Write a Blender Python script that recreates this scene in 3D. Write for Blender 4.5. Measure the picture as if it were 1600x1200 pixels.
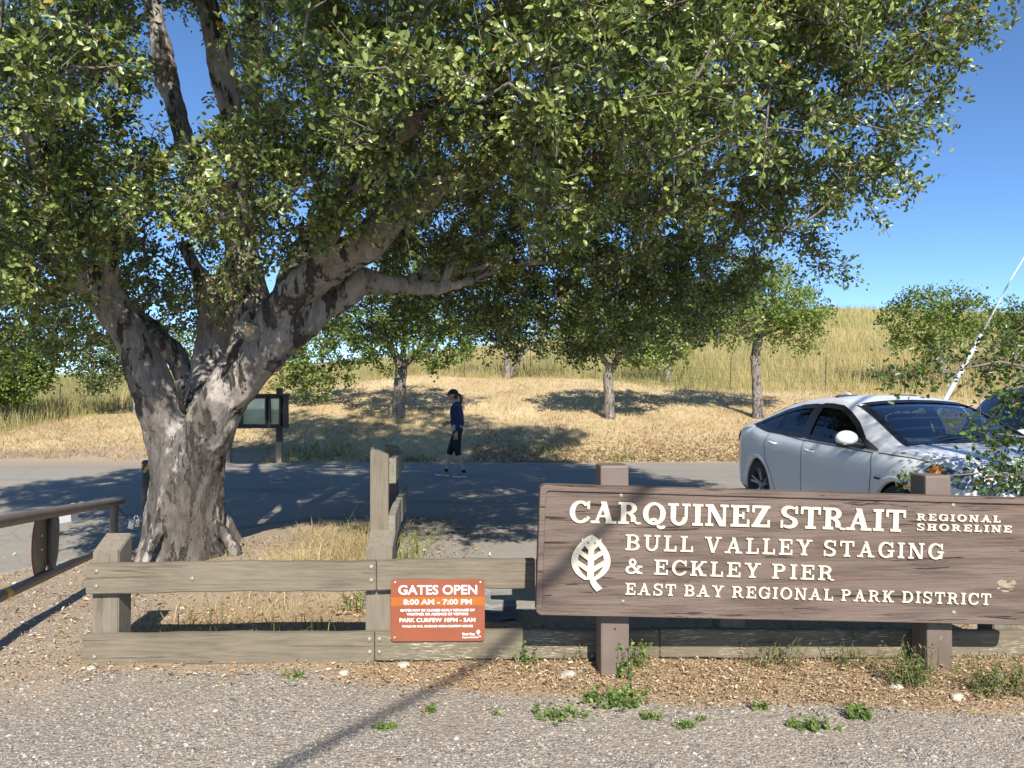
import bpy, bmesh, math, random
import numpy as np
from mathutils import Vector, Matrix, noise
R = math.radians
rng = np.random.default_rng(7)
random.seed(7)
for _o in list(bpy.data.objects): bpy.data.objects.remove(_o)
SC = bpy.context.scene
C = SC.collection

# ---------------------------------------------------------------- camera, sky, sun, exposure
CAM_H, FPX, PITCH = 1.55, 1155.0, math.atan(20 / 1155)
cam = bpy.data.objects.new('camera', bpy.data.cameras.new('camera'))
cam.data.sensor_width = 36; cam.data.lens = 36 * FPX / 1600
cam.data.clip_start = .05; cam.data.clip_end = 2000
cam.location = (0, 0, CAM_H); cam.rotation_euler = (R(90) + PITCH, 0, 0)
C.objects.link(cam); SC.camera = cam
SUNV = Vector((.23, -1.24, 1.0)).normalized()          # towards the sun
W = bpy.data.worlds.new('World'); SC.world = W; W.use_nodes = True
sky = W.node_tree.nodes.new('ShaderNodeTexSky'); sky.sky_type = 'NISHITA'; sky.sun_disc = False
sky.sun_elevation = math.asin(SUNV.z); sky.sun_rotation = math.atan2(SUNV.x, SUNV.y)
sky.air_density = .8; sky.dust_density = 0.; sky.ozone_density = 3.0; sky.altitude = 2600
bg = W.node_tree.nodes['Background']; bg.inputs['Strength'].default_value = .14
hs = W.node_tree.nodes.new('ShaderNodeHueSaturation'); hs.inputs['Saturation'].default_value = 1.10; hs.inputs['Value'].default_value = .95
W.node_tree.links.new(sky.outputs[0], hs.inputs['Color']); W.node_tree.links.new(hs.outputs[0], bg.inputs[0])
sun = bpy.data.objects.new('sun', bpy.data.lights.new('sun', 'SUN'))
sun.data.energy = 4.8; sun.data.angle = R(.55); sun.data.color = (1, .945, .86)
sun.rotation_euler = SUNV.to_track_quat('Z', 'Y').to_euler(); sun.location = (3, -12, 20)
C.objects.link(sun)
SC.view_settings.view_transform = 'Standard'; SC.view_settings.look = 'None'
SC.view_settings.exposure = .75; SC.view_settings.gamma = 1
SC.render.engine = 'CYCLES'
SC.cycles.use_denoising = True
SC.cycles.max_bounces = 7; SC.cycles.transparent_max_bounces = 12
SC.cycles.diffuse_bounces = 2; SC.cycles.glossy_bounces = 3; SC.cycles.transmission_bounces = 4
SC.cycles.sample_clamp_indirect = 6

def P(px, py, Y):
    """where the photo's pixel lies at distance Y"""
    u, v = (px - 800) / FPX, (600 - py) / FPX
    d = Vector((u, math.cos(PITCH) - v * math.sin(PITCH), math.sin(PITCH) + v * math.cos(PITCH)))
    return Vector((0, 0, CAM_H)) + d * (Y / d.y)

# ---------------------------------------------------------------- node helpers and materials
class NT:
    def __init__(s, name):
        s.m = bpy.data.materials.new(name); s.m.use_nodes = True
        s.t = s.m.node_tree; s.t.nodes.clear()
        s.out = s.t.nodes.new('ShaderNodeOutputMaterial')
    def n(s, typ, ins=None, **props):
        k = s.t.nodes.new('ShaderNode' + typ)
        for a, b in props.items(): setattr(k, a, b)
        for a, b in (ins or {}).items(): s.put(k.inputs[a], b)
        return k
    def put(s, sock, v):
        if isinstance(v, bpy.types.NodeSocket): s.t.links.new(v, sock)
        elif isinstance(v, bpy.types.Node): s.t.links.new(v.outputs[0], sock)
        else:
            if isinstance(v, (tuple, list)) and len(v) == 3 and sock.type == 'RGBA': v = (*v, 1)
            sock.default_value = v
    def coord(s, kind='Object', scale=(1, 1, 1)):
        return s.n('Mapping', {'Vector': s.n('TexCoord').outputs[kind], 'Scale': scale}).outputs[0]
    def noise(s, vec, scale, detail=4, rough=.55, dist=0):
        return s.n('TexNoise', {'Vector': vec, 'Scale': scale, 'Detail': detail, 'Roughness': rough, 'Distortion': dist}).outputs[0]
    def vor(s, vec, scale, feature='F1'):
        return s.n('TexVoronoi', {'Vector': vec, 'Scale': scale}, feature=feature)
    def ramp(s, fac, stops):
        k = s.n('ValToRGB', {'Fac': fac}); e = k.color_ramp.elements
        while len(e) < len(stops): e.new(.5)
        for i, (p, c) in enumerate(stops):
            e[i].position = p
            e[i].color = (*c, 1) if isinstance(c, (tuple, list)) else (c, c, c, 1)
        return k.outputs[0]
    def mix(s, fac, a, b, mode='MIX'):
        k = s.n('Mix', data_type='RGBA', blend_type=mode)
        s.put(k.inputs[0], fac); s.put(k.inputs[6], a); s.put(k.inputs[7], b)
        return k.outputs[2]
    def math(s, op, a, b=0.0, clamp=False):
        k = s.n('Math', operation=op, use_clamp=clamp); s.put(k.inputs[0], a); s.put(k.inputs[1], b)
        return k.outputs[0]
    def bump(s, h, strength=.5, dist=.01, normal=None):
        i = {'Height': h, 'Strength': strength, 'Distance': dist}
        if normal is not None: i['Normal'] = normal
        return s.n('Bump', i).outputs[0]
    def bsdf(s, col, rough=.6, metal=0., spec=.5, normal=None, **kw):
        b = s.n('BsdfPrincipled', {'Base Color': col, 'Roughness': rough, 'Metallic': metal, 'Specular IOR Level': spec})
        if normal is not None: s.put(b.inputs['Normal'], normal)
        for a, v in kw.items(): s.put(b.inputs[a.replace('_', ' ')], v)
        s.t.links.new(b.outputs[0], s.out.inputs[0]); return b

def plain(name, col, rough=.6, metal=0., spec=.5, var=.25, scale=8, bump=.15, dist=.004, **kw):
    k = NT(name); v = k.coord()
    n1 = k.noise(v, scale, 5); n2 = k.noise(v, scale * 9, 3)
    c = k.mix(k.ramp(n1, [(.3, 0.), (.7, 1.)]), tuple(x * (1 - var) for x in col), tuple(min(1, x * (1 + var)) for x in col))
    k.bsdf(c, k.math('ADD', rough - .08, k.math('MULTIPLY', n1, .16)), metal, spec, k.bump(n2, bump, dist), **kw)
    return k.m

def wood(name, col, dark, grain=(2.2, 34, 34), flake=None, crack=.5, rough=.85, flake_at=.66):
    k = NT(name); v = k.coord(scale=grain); o = k.coord()
    g = k.noise(v, 1.6, 8, .65, .6); g2 = k.noise(k.coord(scale=tuple(a * 3 for a in grain)), 2.0, 5, .7)
    big = k.noise(o, 2.3, 4)
    c = k.mix(k.ramp(g, [(.32, 0.), (.68, 1.)]), dark, col)
    c = k.mix(k.math('MULTIPLY', k.ramp(big, [(.35, 0.), (.7, 1.)]), .35), c, tuple(min(1, x * 1.35) for x in col))
    cr = k.ramp(k.noise(k.coord(scale=(grain[0] * .6, grain[1] * .9, grain[2] * .9)), 1.3, 3, .6, .3), [(.30, 1.), (.36, 0.)])
    c = k.mix(k.math('MULTIPLY', cr, crack), c, tuple(x * .3 for x in dark))
    if flake:
        f = k.math('MULTIPLY', k.ramp(g2, [(flake_at, 0.), (flake_at + .04, 1.)]), k.ramp(k.noise(o, 3.1, 5), [(.46, 0.), (.6, 1.)]))
        c = k.mix(f, c, flake)
    h = k.math('SUBTRACT', k.math('ADD', g, k.math('MULTIPLY', g2, .4)), k.math('MULTIPLY', cr, 1.2))
    k.bsdf(c, rough, 0, .3, k.bump(h, .55, .006)); return k.m

def leafmat(name, a, b, yellow=.02, trans=.35, rough=.38, spec=.5):
    k = NT(name); r = k.n('NewGeometry').outputs['Random Per Island']
    c = k.ramp(r, [(0, a), (.6, b), (1 - yellow * 1.5, tuple(x * 1.45 for x in b)), (1 - yellow, (.30, .17, .03))])
    p = k.n('BsdfPrincipled', {'Base Color': c, 'Roughness': rough, 'Specular IOR Level': spec})
    t = k.n('BsdfTranslucent', {'Color': k.mix(.55, c, (.22, .34, .03))})
    s = k.n('MixShader', {0: trans, 1: p.outputs[0], 2: t.outputs[0]})
    k.t.links.new(s.outputs[0], k.out.inputs[0]); return k.m

def blademat(name, cols, trans=.25, bigscale=.15, alt=None):
    k = NT(name); g = k.n('NewGeometry'); r = g.outputs['Random Per Island']
    c = k.ramp(r, [(i / max(1, len(cols) - 1), x) for i, x in enumerate(cols)])
    if alt:
        nz = k.noise(k.n('Mapping', {'Vector': g.outputs['Position'], 'Scale': (1, .45, 1)}).outputs[0], bigscale, 3)
        c = k.mix(k.ramp(nz, [(.40, 0.), (.62, 1.)]), c, k.ramp(r, [(0, alt[0]), (1, alt[1])]))
    d = k.n('BsdfPrincipled', {'Base Color': c, 'Roughness': .7, 'Specular IOR Level': .2}); t = k.n('BsdfTranslucent', {'Color': c})
    s = k.n('MixShader', {0: trans, 1: d.outputs[0], 2: t.outputs[0]})
    k.t.links.new(s.outputs[0], k.out.inputs[0]); return k.m

def make_ground():
    k = NT('ground soil'); pos = k.n('NewGeometry').outputs['Position']
    z = k.n('VertexColor', layer_name='zone'); sep = k.n('SeparateColor', {'Color': z.outputs['Color']})
    litter, straw, tall = sep.outputs[0], sep.outputs[1], sep.outputs[2]; dirt = z.outputs['Alpha']
    v1 = k.vor(pos, 75); v2 = k.vor(pos, 150); v3 = k.vor(pos, 34)
    def grav(v): return k.ramp(k.n('SeparateColor', {'Color': v.outputs['Color']}).outputs[0],
        [(0, (.11, .105, .10)), (.3, (.23, .20, .165)), (.65, (.34, .29, .225)), (.9, (.46, .395, .31)), (1, (.68, .61, .5))])
    gcol = k.mix(.5, grav(v1), grav(v2))
    gcol = k.mix(k.ramp(v3.outputs['Distance'], [(.18, 1.), (.3, 0.)]), gcol, grav(v3))
    gcol = k.mix(k.ramp(k.noise(pos, 1.3, 5), [(.35, 0.), (.75, .5)]), gcol, (.34, .27, .19))
    n = k.noise(pos, 14, 6, .7); nf = k.noise(pos, 60, 4, .7)
    dcol = k.mix(nf, k.mix(n, (.20, .145, .10), (.38, .29, .20)), (.43, .34, .245))
    lcol = k.ramp(k.math('ADD', k.math('MULTIPLY', nf, .6), k.math('MULTIPLY', n, .4)), [(.3, (.15, .10, .06)), (.5, (.36, .25, .145)), (.7, (.50, .38, .24))])
    big = k.noise(pos, .5, 5, .6)
    scol = k.mix(k.ramp(big, [(.35, 0.), (.65, 1.)]), k.mix(n, (.38, .26, .13), (.54, .41, .22)), k.mix(n, (.50, .39, .21), (.63, .51, .30)))
    hv = k.n('Mapping', {'Vector': pos, 'Scale': (1.6, .35, .3)}).outputs[0]
    hn = k.noise(hv, 1.2, 7, .7); hb = k.noise(k.n('Mapping', {'Vector': pos, 'Scale': (.12, .05, .1)}).outputs[0], 1.0, 4)
    hcol = k.mix(k.ramp(hb, [(.38, 0.), (.62, 1.)]), k.mix(hn, (.34, .27, .10), (.50, .40, .17)), k.mix(hn, (.22, .23, .055), (.36, .35, .11)))
    def edge(w): return k.ramp(k.math('ADD', w, k.math('MULTIPLY', k.math('SUBTRACT', nf, .5), .9)), [(.36, 0.), (.6, 1.)])
    c = k.mix(edge(dirt), gcol, dcol); c = k.mix(edge(litter), c, lcol); c = k.mix(edge(straw), c, scol); c = k.mix(tall, c, hcol)
    h = k.math('ADD', k.math('MULTIPLY', k.math('SUBTRACT', 1., v1.outputs['Distance']), .6), k.math('ADD', k.math('MULTIPLY', k.math('SUBTRACT', 1., v3.outputs['Distance']), .5), nf))
    k.bsdf(c, .92, 0, .2, k.bump(h, .8, .012)); return k.m

def make_asphalt():
    k = NT('asphalt'); pos = k.n('NewGeometry').outputs['Position']
    v = k.vor(pos, 110); n = k.noise(pos, 1.1, 6, .65); f = k.noise(pos, 45, 4, .7)
    c = k.mix(k.n('SeparateColor', {'Color': v.outputs['Color']}).outputs[0], (.20, .182, .152), (.35, .315, .26))
    c = k.mix(k.ramp(n, [(.35, 0.), (.72, .7)]), c, (.30, .27, .22))
    c = k.mix(k.ramp(k.noise(k.n('Mapping', {'Vector': pos, 'Scale': (.35, 1.6, 1)}).outputs[0], .9, 3), [(.56, 0.), (.72, .35)]), c, (.075, .075, .08))
    cr = k.ramp(k.vor(k.n('Mapping', {'Vector': k.mix(.12, pos, k.n('TexNoise', {'Vector': pos, 'Scale': 2.}).outputs[1]), 'Scale': (1, 1, 1)}).outputs[0], .55, 'DISTANCE_TO_EDGE').outputs[0], [(.002, 1.), (.006, 0.)])
    c = k.mix(k.math('MULTIPLY', cr, .3), c, (.06, .06, .06))
    k.bsdf(c, .9, 0, .25, k.bump(k.math('ADD', f, v.outputs['Distance']), .5, .006)); return k.m

def make_bark(name, pale=(.52, .465, .41), mid=(.29, .24, .195), dark=(.030, .024, .020), s=1., black=.5):
    k = NT(name); o = k.coord(); v = k.coord(scale=(1, 1, .26)); v2 = k.coord(scale=(1, 1, .5))
    n1 = k.noise(v2, 3.2 * s, 9, .7, .25); n2 = k.noise(v, 5.5 * s, 10, .74, .15); n3 = k.noise(v, 12 * s, 8, .75); pl = k.noise(v2, 1.9 * s, 8, .68, .3); nf = k.noise(o, 60 * s, 5, .8)
    c = k.mix(k.ramp(n1, [(.38, 0.), (.62, 1.)]), mid, pale)
    c = k.mix(k.math('MULTIPLY', k.ramp(n3, [(.40, 1.), (.52, 0.)]), .55), c, tuple(x * .55 for x in mid))
    fis = k.ramp(n2, [(.425, 1.), (.46, 0.)])
    c = k.mix(k.math('MULTIPLY', fis, 1.0), c, dark)
    low = k.n('SeparateXYZ', {'Vector': k.n('NewGeometry').outputs['Position']}).outputs[2]
    lowm = k.n('MapRange', {'Value': low, 'From Min': 1.0, 'From Max': 2.1, 'To Min': 1., 'To Max': .38}).outputs[0]
    c = k.mix(k.math('MULTIPLY', k.ramp(pl, [(.465, 0.), (.495, 1.)]), k.math('MULTIPLY', lowm, black * 1.75, True)), c, k.mix(k.ramp(n3, [(.4, 0.), (.65, 1.)]), (.028, .025, .024), (.13, .11, .095)))
    c = k.mix(k.math('MULTIPLY', k.ramp(k.noise(v2, 2.6 * s, 8, .7), [(.555, 0.), (.60, 1.)]), k.math('MULTIPLY', lowm, black * 1.6, True)), c, (.50, .465, .43))
    c = k.mix(k.math('MULTIPLY', nf, .3), c, k.mix(.5, c, (.5, .45, .39)))
    h = k.math('ADD', k.math('MULTIPLY', n1, .6), k.math('ADD', k.math('MULTIPLY', nf, .18), k.math('SUBTRACT', k.math('MULTIPLY', n3, .8), k.math('MULTIPLY', fis, .7))))
    k.bsdf(c, .9, 0, .2, k.bump(h, 1., .05)); return k.m

def glassmat(name, tint, refl=1.):
    k = NT(name); t = k.n('BsdfTransparent', {'Color': tint}); g = k.n('BsdfGlossy', {'Roughness': .02, 'Color': (.95, .97, 1)})
    f = k.math('MULTIPLY', k.n('Fresnel', {'IOR': 1.55}).outputs[0], refl, True)
    s = k.n('MixShader', {0: f, 1: t.outputs[0], 2: g.outputs[0]}); k.t.links.new(s.outputs[0], k.out.inputs[0]); return k.m

def make_signwood():
    k = NT('brown stained sign wood'); v = k.coord(scale=(1.6, 30, 42)); o = k.coord()
    g = k.noise(v, 1.5, 8, .7, .5); pl = k.noise(k.coord(scale=(2.4, 1, 17)), 1.0, 0)
    c = k.mix(k.ramp(g, [(.3, 0.), (.7, 1.)]), (.075, .052, .039), (.17, .122, .095))
    c = k.mix(k.math('MULTIPLY', k.ramp(pl, [(.4, 0.), (.6, 1.)]), .5), c, (.205, .15, .119))
    red = k.ramp(k.noise(k.coord(scale=(3, 8, 14)), 1.0, 4), [(.62, 0.), (.75, .35)])
    c = k.mix(red, c, (.26, .115, .07))
    cr = k.ramp(k.noise(k.coord(scale=(.9, 20, 26)), 1.5, 4, .6, .25), [(.33, 1.), (.375, 0.)])
    c = k.mix(k.math('MULTIPLY', cr, .8), c, (.025, .017, .014))
    h = k.math('SUBTRACT', g, k.math('MULTIPLY', cr, 1.3))
    k.bsdf(c, .75, 0, .35, k.bump(h, 1., .009)); return k.m

def make_cream():
    k = NT('cream sign paint'); o = k.coord()
    n = k.noise(k.coord(scale=(3, 20, 40)), 1.6, 6, .7)
    chip = k.math('MULTIPLY', k.ramp(k.noise(k.coord(scale=(1, 1, 1.6)), 42, 5, .75), [(.63, 0.), (.66, 1.)]), k.ramp(k.noise(o, 3.4, 3), [(.52, 0.), (.60, 1.)]))
    c = k.mix(n, (.60, .52, .37), (.70, .63, .48))
    c = k.mix(chip, c, (.14, .088, .07))
    k.bsdf(c, .7, 0, .3, k.bump(n, .25, .002)); return k.m

M = {}
def mats():
    M['ground'] = make_ground(); M['asphalt'] = make_asphalt(); M['bark'] = make_bark('oak bark'); M['bark2'] = make_bark('young oak bark', (.40, .36, .31), (.2, .165, .135), (.06, .05, .04), 3., .25)
    M['twig'] = plain('twig bark', (.17, .14, .115), .9, var=.4, scale=20)
    M['leaf'] = leafmat('oak leaves', (.040, .070, .013), (.22, .265, .068), .010, .18, .33, .55)
    M['leaf_b'] = leafmat('slope oak leaves', (.07, .11, .022), (.165, .22, .05), .01, .36, .5, .3)
    M['leaf_d'] = leafmat('bright oak leaves', (.10, .15, .03), (.21, .27, .065), .01, .4, .5, .3)
    M['leaf_c'] = leafmat('grey green leaves', (.05, .07, .025), (.10, .13, .05), .01, .3, .55, .3)
    M['weed'] = leafmat('weed leaves', (.085, .14, .03), (.18, .26, .07), .02, .35, .55, .3)
    M['weedgrey'] = leafmat('grey weed leaves', (.10, .12, .045), (.20, .22, .09), .05, .3, .7, .2)
    M['straw'] = blademat('dry grass blades', [(.30, .21, .10), (.50, .38, .19), (.64, .53, .31)], alt=((.24, .20, .08), (.42, .36, .16)), bigscale=1.2)
    M['bank'] = blademat('mown straw', [(.34, .24, .115), (.54, .41, .21), (.68, .56, .33)], alt=((.24, .165, .085), (.44, .32, .165)), bigscale=.55)
    M['hill'] = blademat('tall hill grass', [(.32, .25, .10), (.50, .40, .18), (.58, .49, .26)], alt=((.215, .20, .075), (.40, .37, .165)), bigscale=.085)
    M['green'] = blademat('green grass', [(.08, .13, .02), (.17, .22, .05), (.3, .3, .09)])
    M['bark'] = M['bark']
    M['litter'] = blademat('fallen oak leaves', [(.16, .10, .06), (.38, .25, .13), (.52, .385, .235), (.64, .54, .39)], .15)
    k = NT('gravel stones'); r = k.n('NewGeometry').outputs['Random Per Island']
    c = k.ramp(r, [(0, (.10, .105, .115)), (.25, (.20, .19, .175)), (.6, (.30, .265, .215)), (.93, (.41, .36, .295)), (1, (.54, .49, .41))])
    k.bsdf(c, .8, 0, .35, k.bump(k.noise(k.coord(), 90, 3), .3, .002)); M['pebble'] = k.m
    fl = (.52, .44, .32)
    M['fence_h'] = wood('weathered fence rail', (.205, .172, .122), (.115, .094, .066), flake=fl, crack=.35, flake_at=.70)
    M['fence_v'] = wood('weathered fence post', (.21, .178, .132), (.12, .10, .074), (34, 34, 2.2), crack=.4)
    M['fence_old'] = wood('peeling fence rail', (.19, .16, .108), (.11, .09, .06), flake=(.58, .50, .36), crack=.6, flake_at=.56)
    M['fence_y'] = wood('grey rail running back', (.25, .23, .18), (.13, .12, .09), (34, 2.2, 34))
    M['sign'] = make_signwood(); M['cream'] = make_cream()
    M['signpost'] = plain('brown painted post', (.155, .114, .09), .6, var=.15, scale=6, bump=.2)
    M['orange'] = plain('terracotta sign enamel', (.27, .080, .038), .45, var=.08, scale=5, bump=.05)
    M['orange2'] = plain('orange reflective strip', (.40, .12, .022), .4, var=.05, bump=.03)
    M['white'] = plain('white lettering', (.86, .85, .83), .5, var=.04, bump=.02)
    M['bolt'] = plain('bolt head', (.30, .275, .22), .5, .3, bump=.1); M['steel'] = plain('galvanised steel', (.62, .62, .6), .35, .85, bump=.1)
    M['gate'] = plain('brown gate paint', (.15, .115, .085), .45, 0., .6, var=.2, scale=7, bump=.12)
    M['yellow'] = plain('yellow tape', (.72, .42, .03), .5); M['black'] = plain('black paint', (.018, .018, .02), .5)
    M['red'] = plain('red reflective edge', (.6, .06, .04), .4)
    M['darkwood'] = plain('dark stained kiosk timber', (.045, .033, .026), .6, var=.3, scale=12)
    M['palewood'] = wood('bare kiosk post', (.34, .27, .19), (.19, .14, .095), (30, 30, 2))
    k = NT('faded notice'); o = k.coord()
    k.bsdf(k.ramp(k.noise(o, 2.4, 4), [(.35, (.42, .50, .30)), (.5, (.58, .62, .46)), (.65, (.66, .69, .6))]), .4, 0, .5); M['notice'] = k.m
    M['paper'] = plain('paper', (.66, .69, .68), .6, var=.06)
    M['pane'] = glassmat('kiosk pane', (.86, .9, .86), 1.1)
    # vehicles
    k = NT('white car paint'); v = k.coord()
    dirt = k.ramp(k.noise(v, 3, 6), [(.4, 0.), (.8, .25)])
    k.bsdf(k.mix(dirt, (.68, .69, .705), (.56, .55, .525)), .32, 0, .5, None, Coat_Weight=.35, Coat_Roughness=.08); M['carwhite'] = k.m
    k = NT('navy car paint'); k.bsdf((.02, .038, .11), .3, .3, .5, None, Coat_Weight=1., Coat_Roughness=.04); M['navy'] = k.m
    M['trim'] = plain('black trim', (.012, .012, .013), .35, var=.1, bump=.02); M['seam'] = plain('panel gap', (.03, .03, .032), .8)
    M['seat'] = plain('seat fabric', (.035, .035, .04), .85, scale=30); M['tyre'] = plain('tyre rubber', (.02, .02, .021), .8)
    M['rim'] = plain('alloy rim', (.55, .56, .58), .3, .8, bump=.02); M['chrome'] = plain('chrome trim', (.75, .76, .78), .15, .95, bump=.01)
    M['glass'] = glassmat('car window', (.72, .78, .76), .8); M['wind'] = glassmat('windscreen', (.74, .83, .85), 2.0); M['dglass'] = glassmat('privacy window', (.10, .12, .15), 1.5)
    M['lamp'] = plain('headlamp glass', (.16, .19, .24), .08, .3, .8, bump=.02); M['amber'] = plain('amber lamp', (.75, .20, .02), .2); M['tail'] = plain('tail lamp', (.25, .01, .02), .15)
    M['pole'] = plain('white painted pole', (.58, .58, .58), .45, var=.08)
    # person
    M['skin'] = plain('skin', (.50, .30, .22), .55, var=.08, bump=.03); M['jacket'] = plain('blue jacket', (.010, .017, .080), .7, var=.3, scale=14, bump=.4, dist=.01)
    M['legging'] = plain('black leggings', (.008, .008, .009), .8); M['capcloth'] = plain('black cap', (.010, .010, .011), .85); M['hair'] = plain('brown hair', (.085, .045, .022), .5, scale=40)
    M['shoe'] = plain('grey trainer', (.20, .22, .22), .7, var=.4, scale=25); M['sole'] = plain('white sole', (.7, .7, .68), .6)
    M['tpost'] = plain('rusty steel post', (.085, .055, .045), .8); M['rock'] = plain('pale stone', (.42, .38, .31), .85, var=.3, scale=20, bump=.5)
    M['cable'] = plain('black cable', (.02, .02, .02), .6); M['plank'] = wood('grey weathered timber', (.24, .235, .215), (.10, .095, .085), crack=.7)
    M['cut'] = plain('sawn wood', (.52, .36, .18), .8, var=.2, scale=30)
mats()

# ---------------------------------------------------------------- building helpers
XF = {}
def thing(name, label, cat, loc=(0, 0, 0), rz=0., group=None):
    o = bpy.data.objects.new(name, None); C.objects.link(o); o.location = loc; o.rotation_euler = (0, 0, rz)
    o.empty_display_size = .2
    o['label'] = label; o['category'] = cat
    if group: o['group'] = group
    XF[o.name] = Matrix.Translation(Vector(loc)) @ Matrix.Rotation(rz, 4, 'Z'); return o
def tag(o, label=None, cat=None, group=None, kind=None):
    for k, v in (('label', label), ('category', cat), ('group', group), ('kind', kind)):
        if v: o[k] = v
    return o
def link(name, me, mat, parent=None, world=True, smooth=False):
    for m in (mat if isinstance(mat, (list, tuple)) else [mat]): me.materials.append(m)
    if smooth: me.polygons.foreach_set('use_smooth', np.ones(len(me.polygons), bool))
    o = bpy.data.objects.new(name, me); C.objects.link(o)
    if parent is not None:
        o.parent = parent
        if world: o.matrix_parent_inverse = XF[parent.name].inverted() if parent.name in XF else Matrix()
        XF[o.name] = Matrix() if world else XF.get(parent.name, Matrix())
    else: XF[o.name] = Matrix()
    return o
def npmesh(name, v, f):
    """v (n,3); f (m,k) all same size"""
    me = bpy.data.meshes.new(name); v = np.asarray(v, np.float32); f = np.asarray(f, np.int32)
    me.vertices.add(len(v)); me.vertices.foreach_set('co', v.ravel())
    m, k = f.shape
    me.loops.add(m * k); me.loops.foreach_set('vertex_index', f.ravel())
    me.polygons.add(m); me.polygons.foreach_set('loop_start', np.arange(0, m * k, k, dtype=np.int32))
    me.update(calc_edges=True); return me
class MB:
    def __init__(s): s.v = []; s.f = []; s.mi = []; s.cur = 0
    def add(s, vs, fs):
        b = len(s.v); s.v += [tuple(x) for x in vs]
        for f in fs: s.f.append([b + i for i in f]); s.mi.append(s.cur)
    def box(s, c, size, M3=None, bev=0.):
        bm = bmesh.new(); bmesh.ops.create_cube(bm, size=1)
        bmesh.ops.scale(bm, vec=size, verts=bm.verts)
        if bev: bmesh.ops.bevel(bm, geom=bm.edges[:], offset=bev, segments=2, profile=.6, affect='EDGES')
        if M3 is not None: bmesh.ops.transform(bm, matrix=M3.to_4x4(), verts=bm.verts)
        s.bm(bm, Vector(c))
    def bm(s, bm, off=Vector((0, 0, 0))):
        bm.verts.index_update()
        s.add([v.co + off for v in bm.verts], [[v.index for v in f.verts] for f in bm.faces]); bm.free()
    def tube(s, pts, rad, n=8, cap=True, flat=1.):
        pts = [Vector(p) for p in pts]; rad = rad if isinstance(rad, (list, tuple, np.ndarray)) else [rad] * len(pts)
        up = None; rings = []
        for i, p in enumerate(pts):
            t = (pts[min(i + 1, len(pts) - 1)] - pts[max(i - 1, 0)]).normalized()
            if up is None: up = t.orthogonal().normalized()
            a = (up - t * up.dot(t)); a = a.normalized() if a.length > 1e-6 else t.orthogonal().normalized(); up = a; b = t.cross(a)
            rings.append([p + (a * math.cos(2 * math.pi * k / n) + b * math.sin(2 * math.pi * k / n) * flat) * rad[i] for k in range(n)])
        vs = [v for r in rings for v in r]; fs = []
        for i in range(len(pts) - 1):
            for k in range(n): fs.append([i * n + k, i * n + (k + 1) % n, (i + 1) * n + (k + 1) % n, (i + 1) * n + k])
        if cap: fs.append(list(range(n))[::-1]); fs.append([(len(pts) - 1) * n + k for k in range(n)])
        s.add(vs, fs)
    def ell(s, c, r, M3=None, u=14, w=9):
        bm = bmesh.new(); bmesh.ops.create_uvsphere(bm, u_segments=u, v_segments=w, radius=1); bmesh.ops.scale(bm, vec=r, verts=bm.verts)
        if M3 is not None: bmesh.ops.transform(bm, matrix=M3.to_4x4(), verts=bm.verts)
        s.bm(bm, Vector(c))
    def prism(s, poly, o, u, v, n, t):
        """polygon (2-D) in frame o,u,v extruded t along n"""
        k = len(poly); a = [o + u * x + v * y for x, y in poly]; b = [p + n * t for p in a]
        s.add(a + b, [list(range(k))[::-1], list(range(k, 2 * k))] + [[i, (i + 1) % k, k + (i + 1) % k, k + i] for i in range(k)])
    def grid(s, rows):
        n = len(rows[0]); s.add([p for r in rows for p in r], [[i * n + j, i * n + j + 1, (i + 1) * n + j + 1, (i + 1) * n + j] for i in range(len(rows) - 1) for j in range(n - 1)])
    def build(s, name, mat, parent=None, world=True, smooth=False, fix=True):
        me = bpy.data.meshes.new(name); me.from_pydata(s.v, [], s.f)
        me.polygons.foreach_set('material_index', np.array(s.mi, np.int32))
        if fix:
            bm = bmesh.new(); bm.from_mesh(me); bmesh.ops.recalc_face_normals(bm, faces=bm.faces); bm.to_mesh(me); bm.free()
        o = link(name, me, mat, parent, world, smooth)
        if smooth == 'auto': me.set_sharp_from_angle(angle=R(40))
        return o
def one(fn, *a, **k):
    m = MB(); getattr(m, fn)(*a, **k); return m
def S(a, b, x):
    t = np.clip((np.asarray(x, float) - a) / (b - a), 0, 1); return t * t * (3 - 2 * t)

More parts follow.
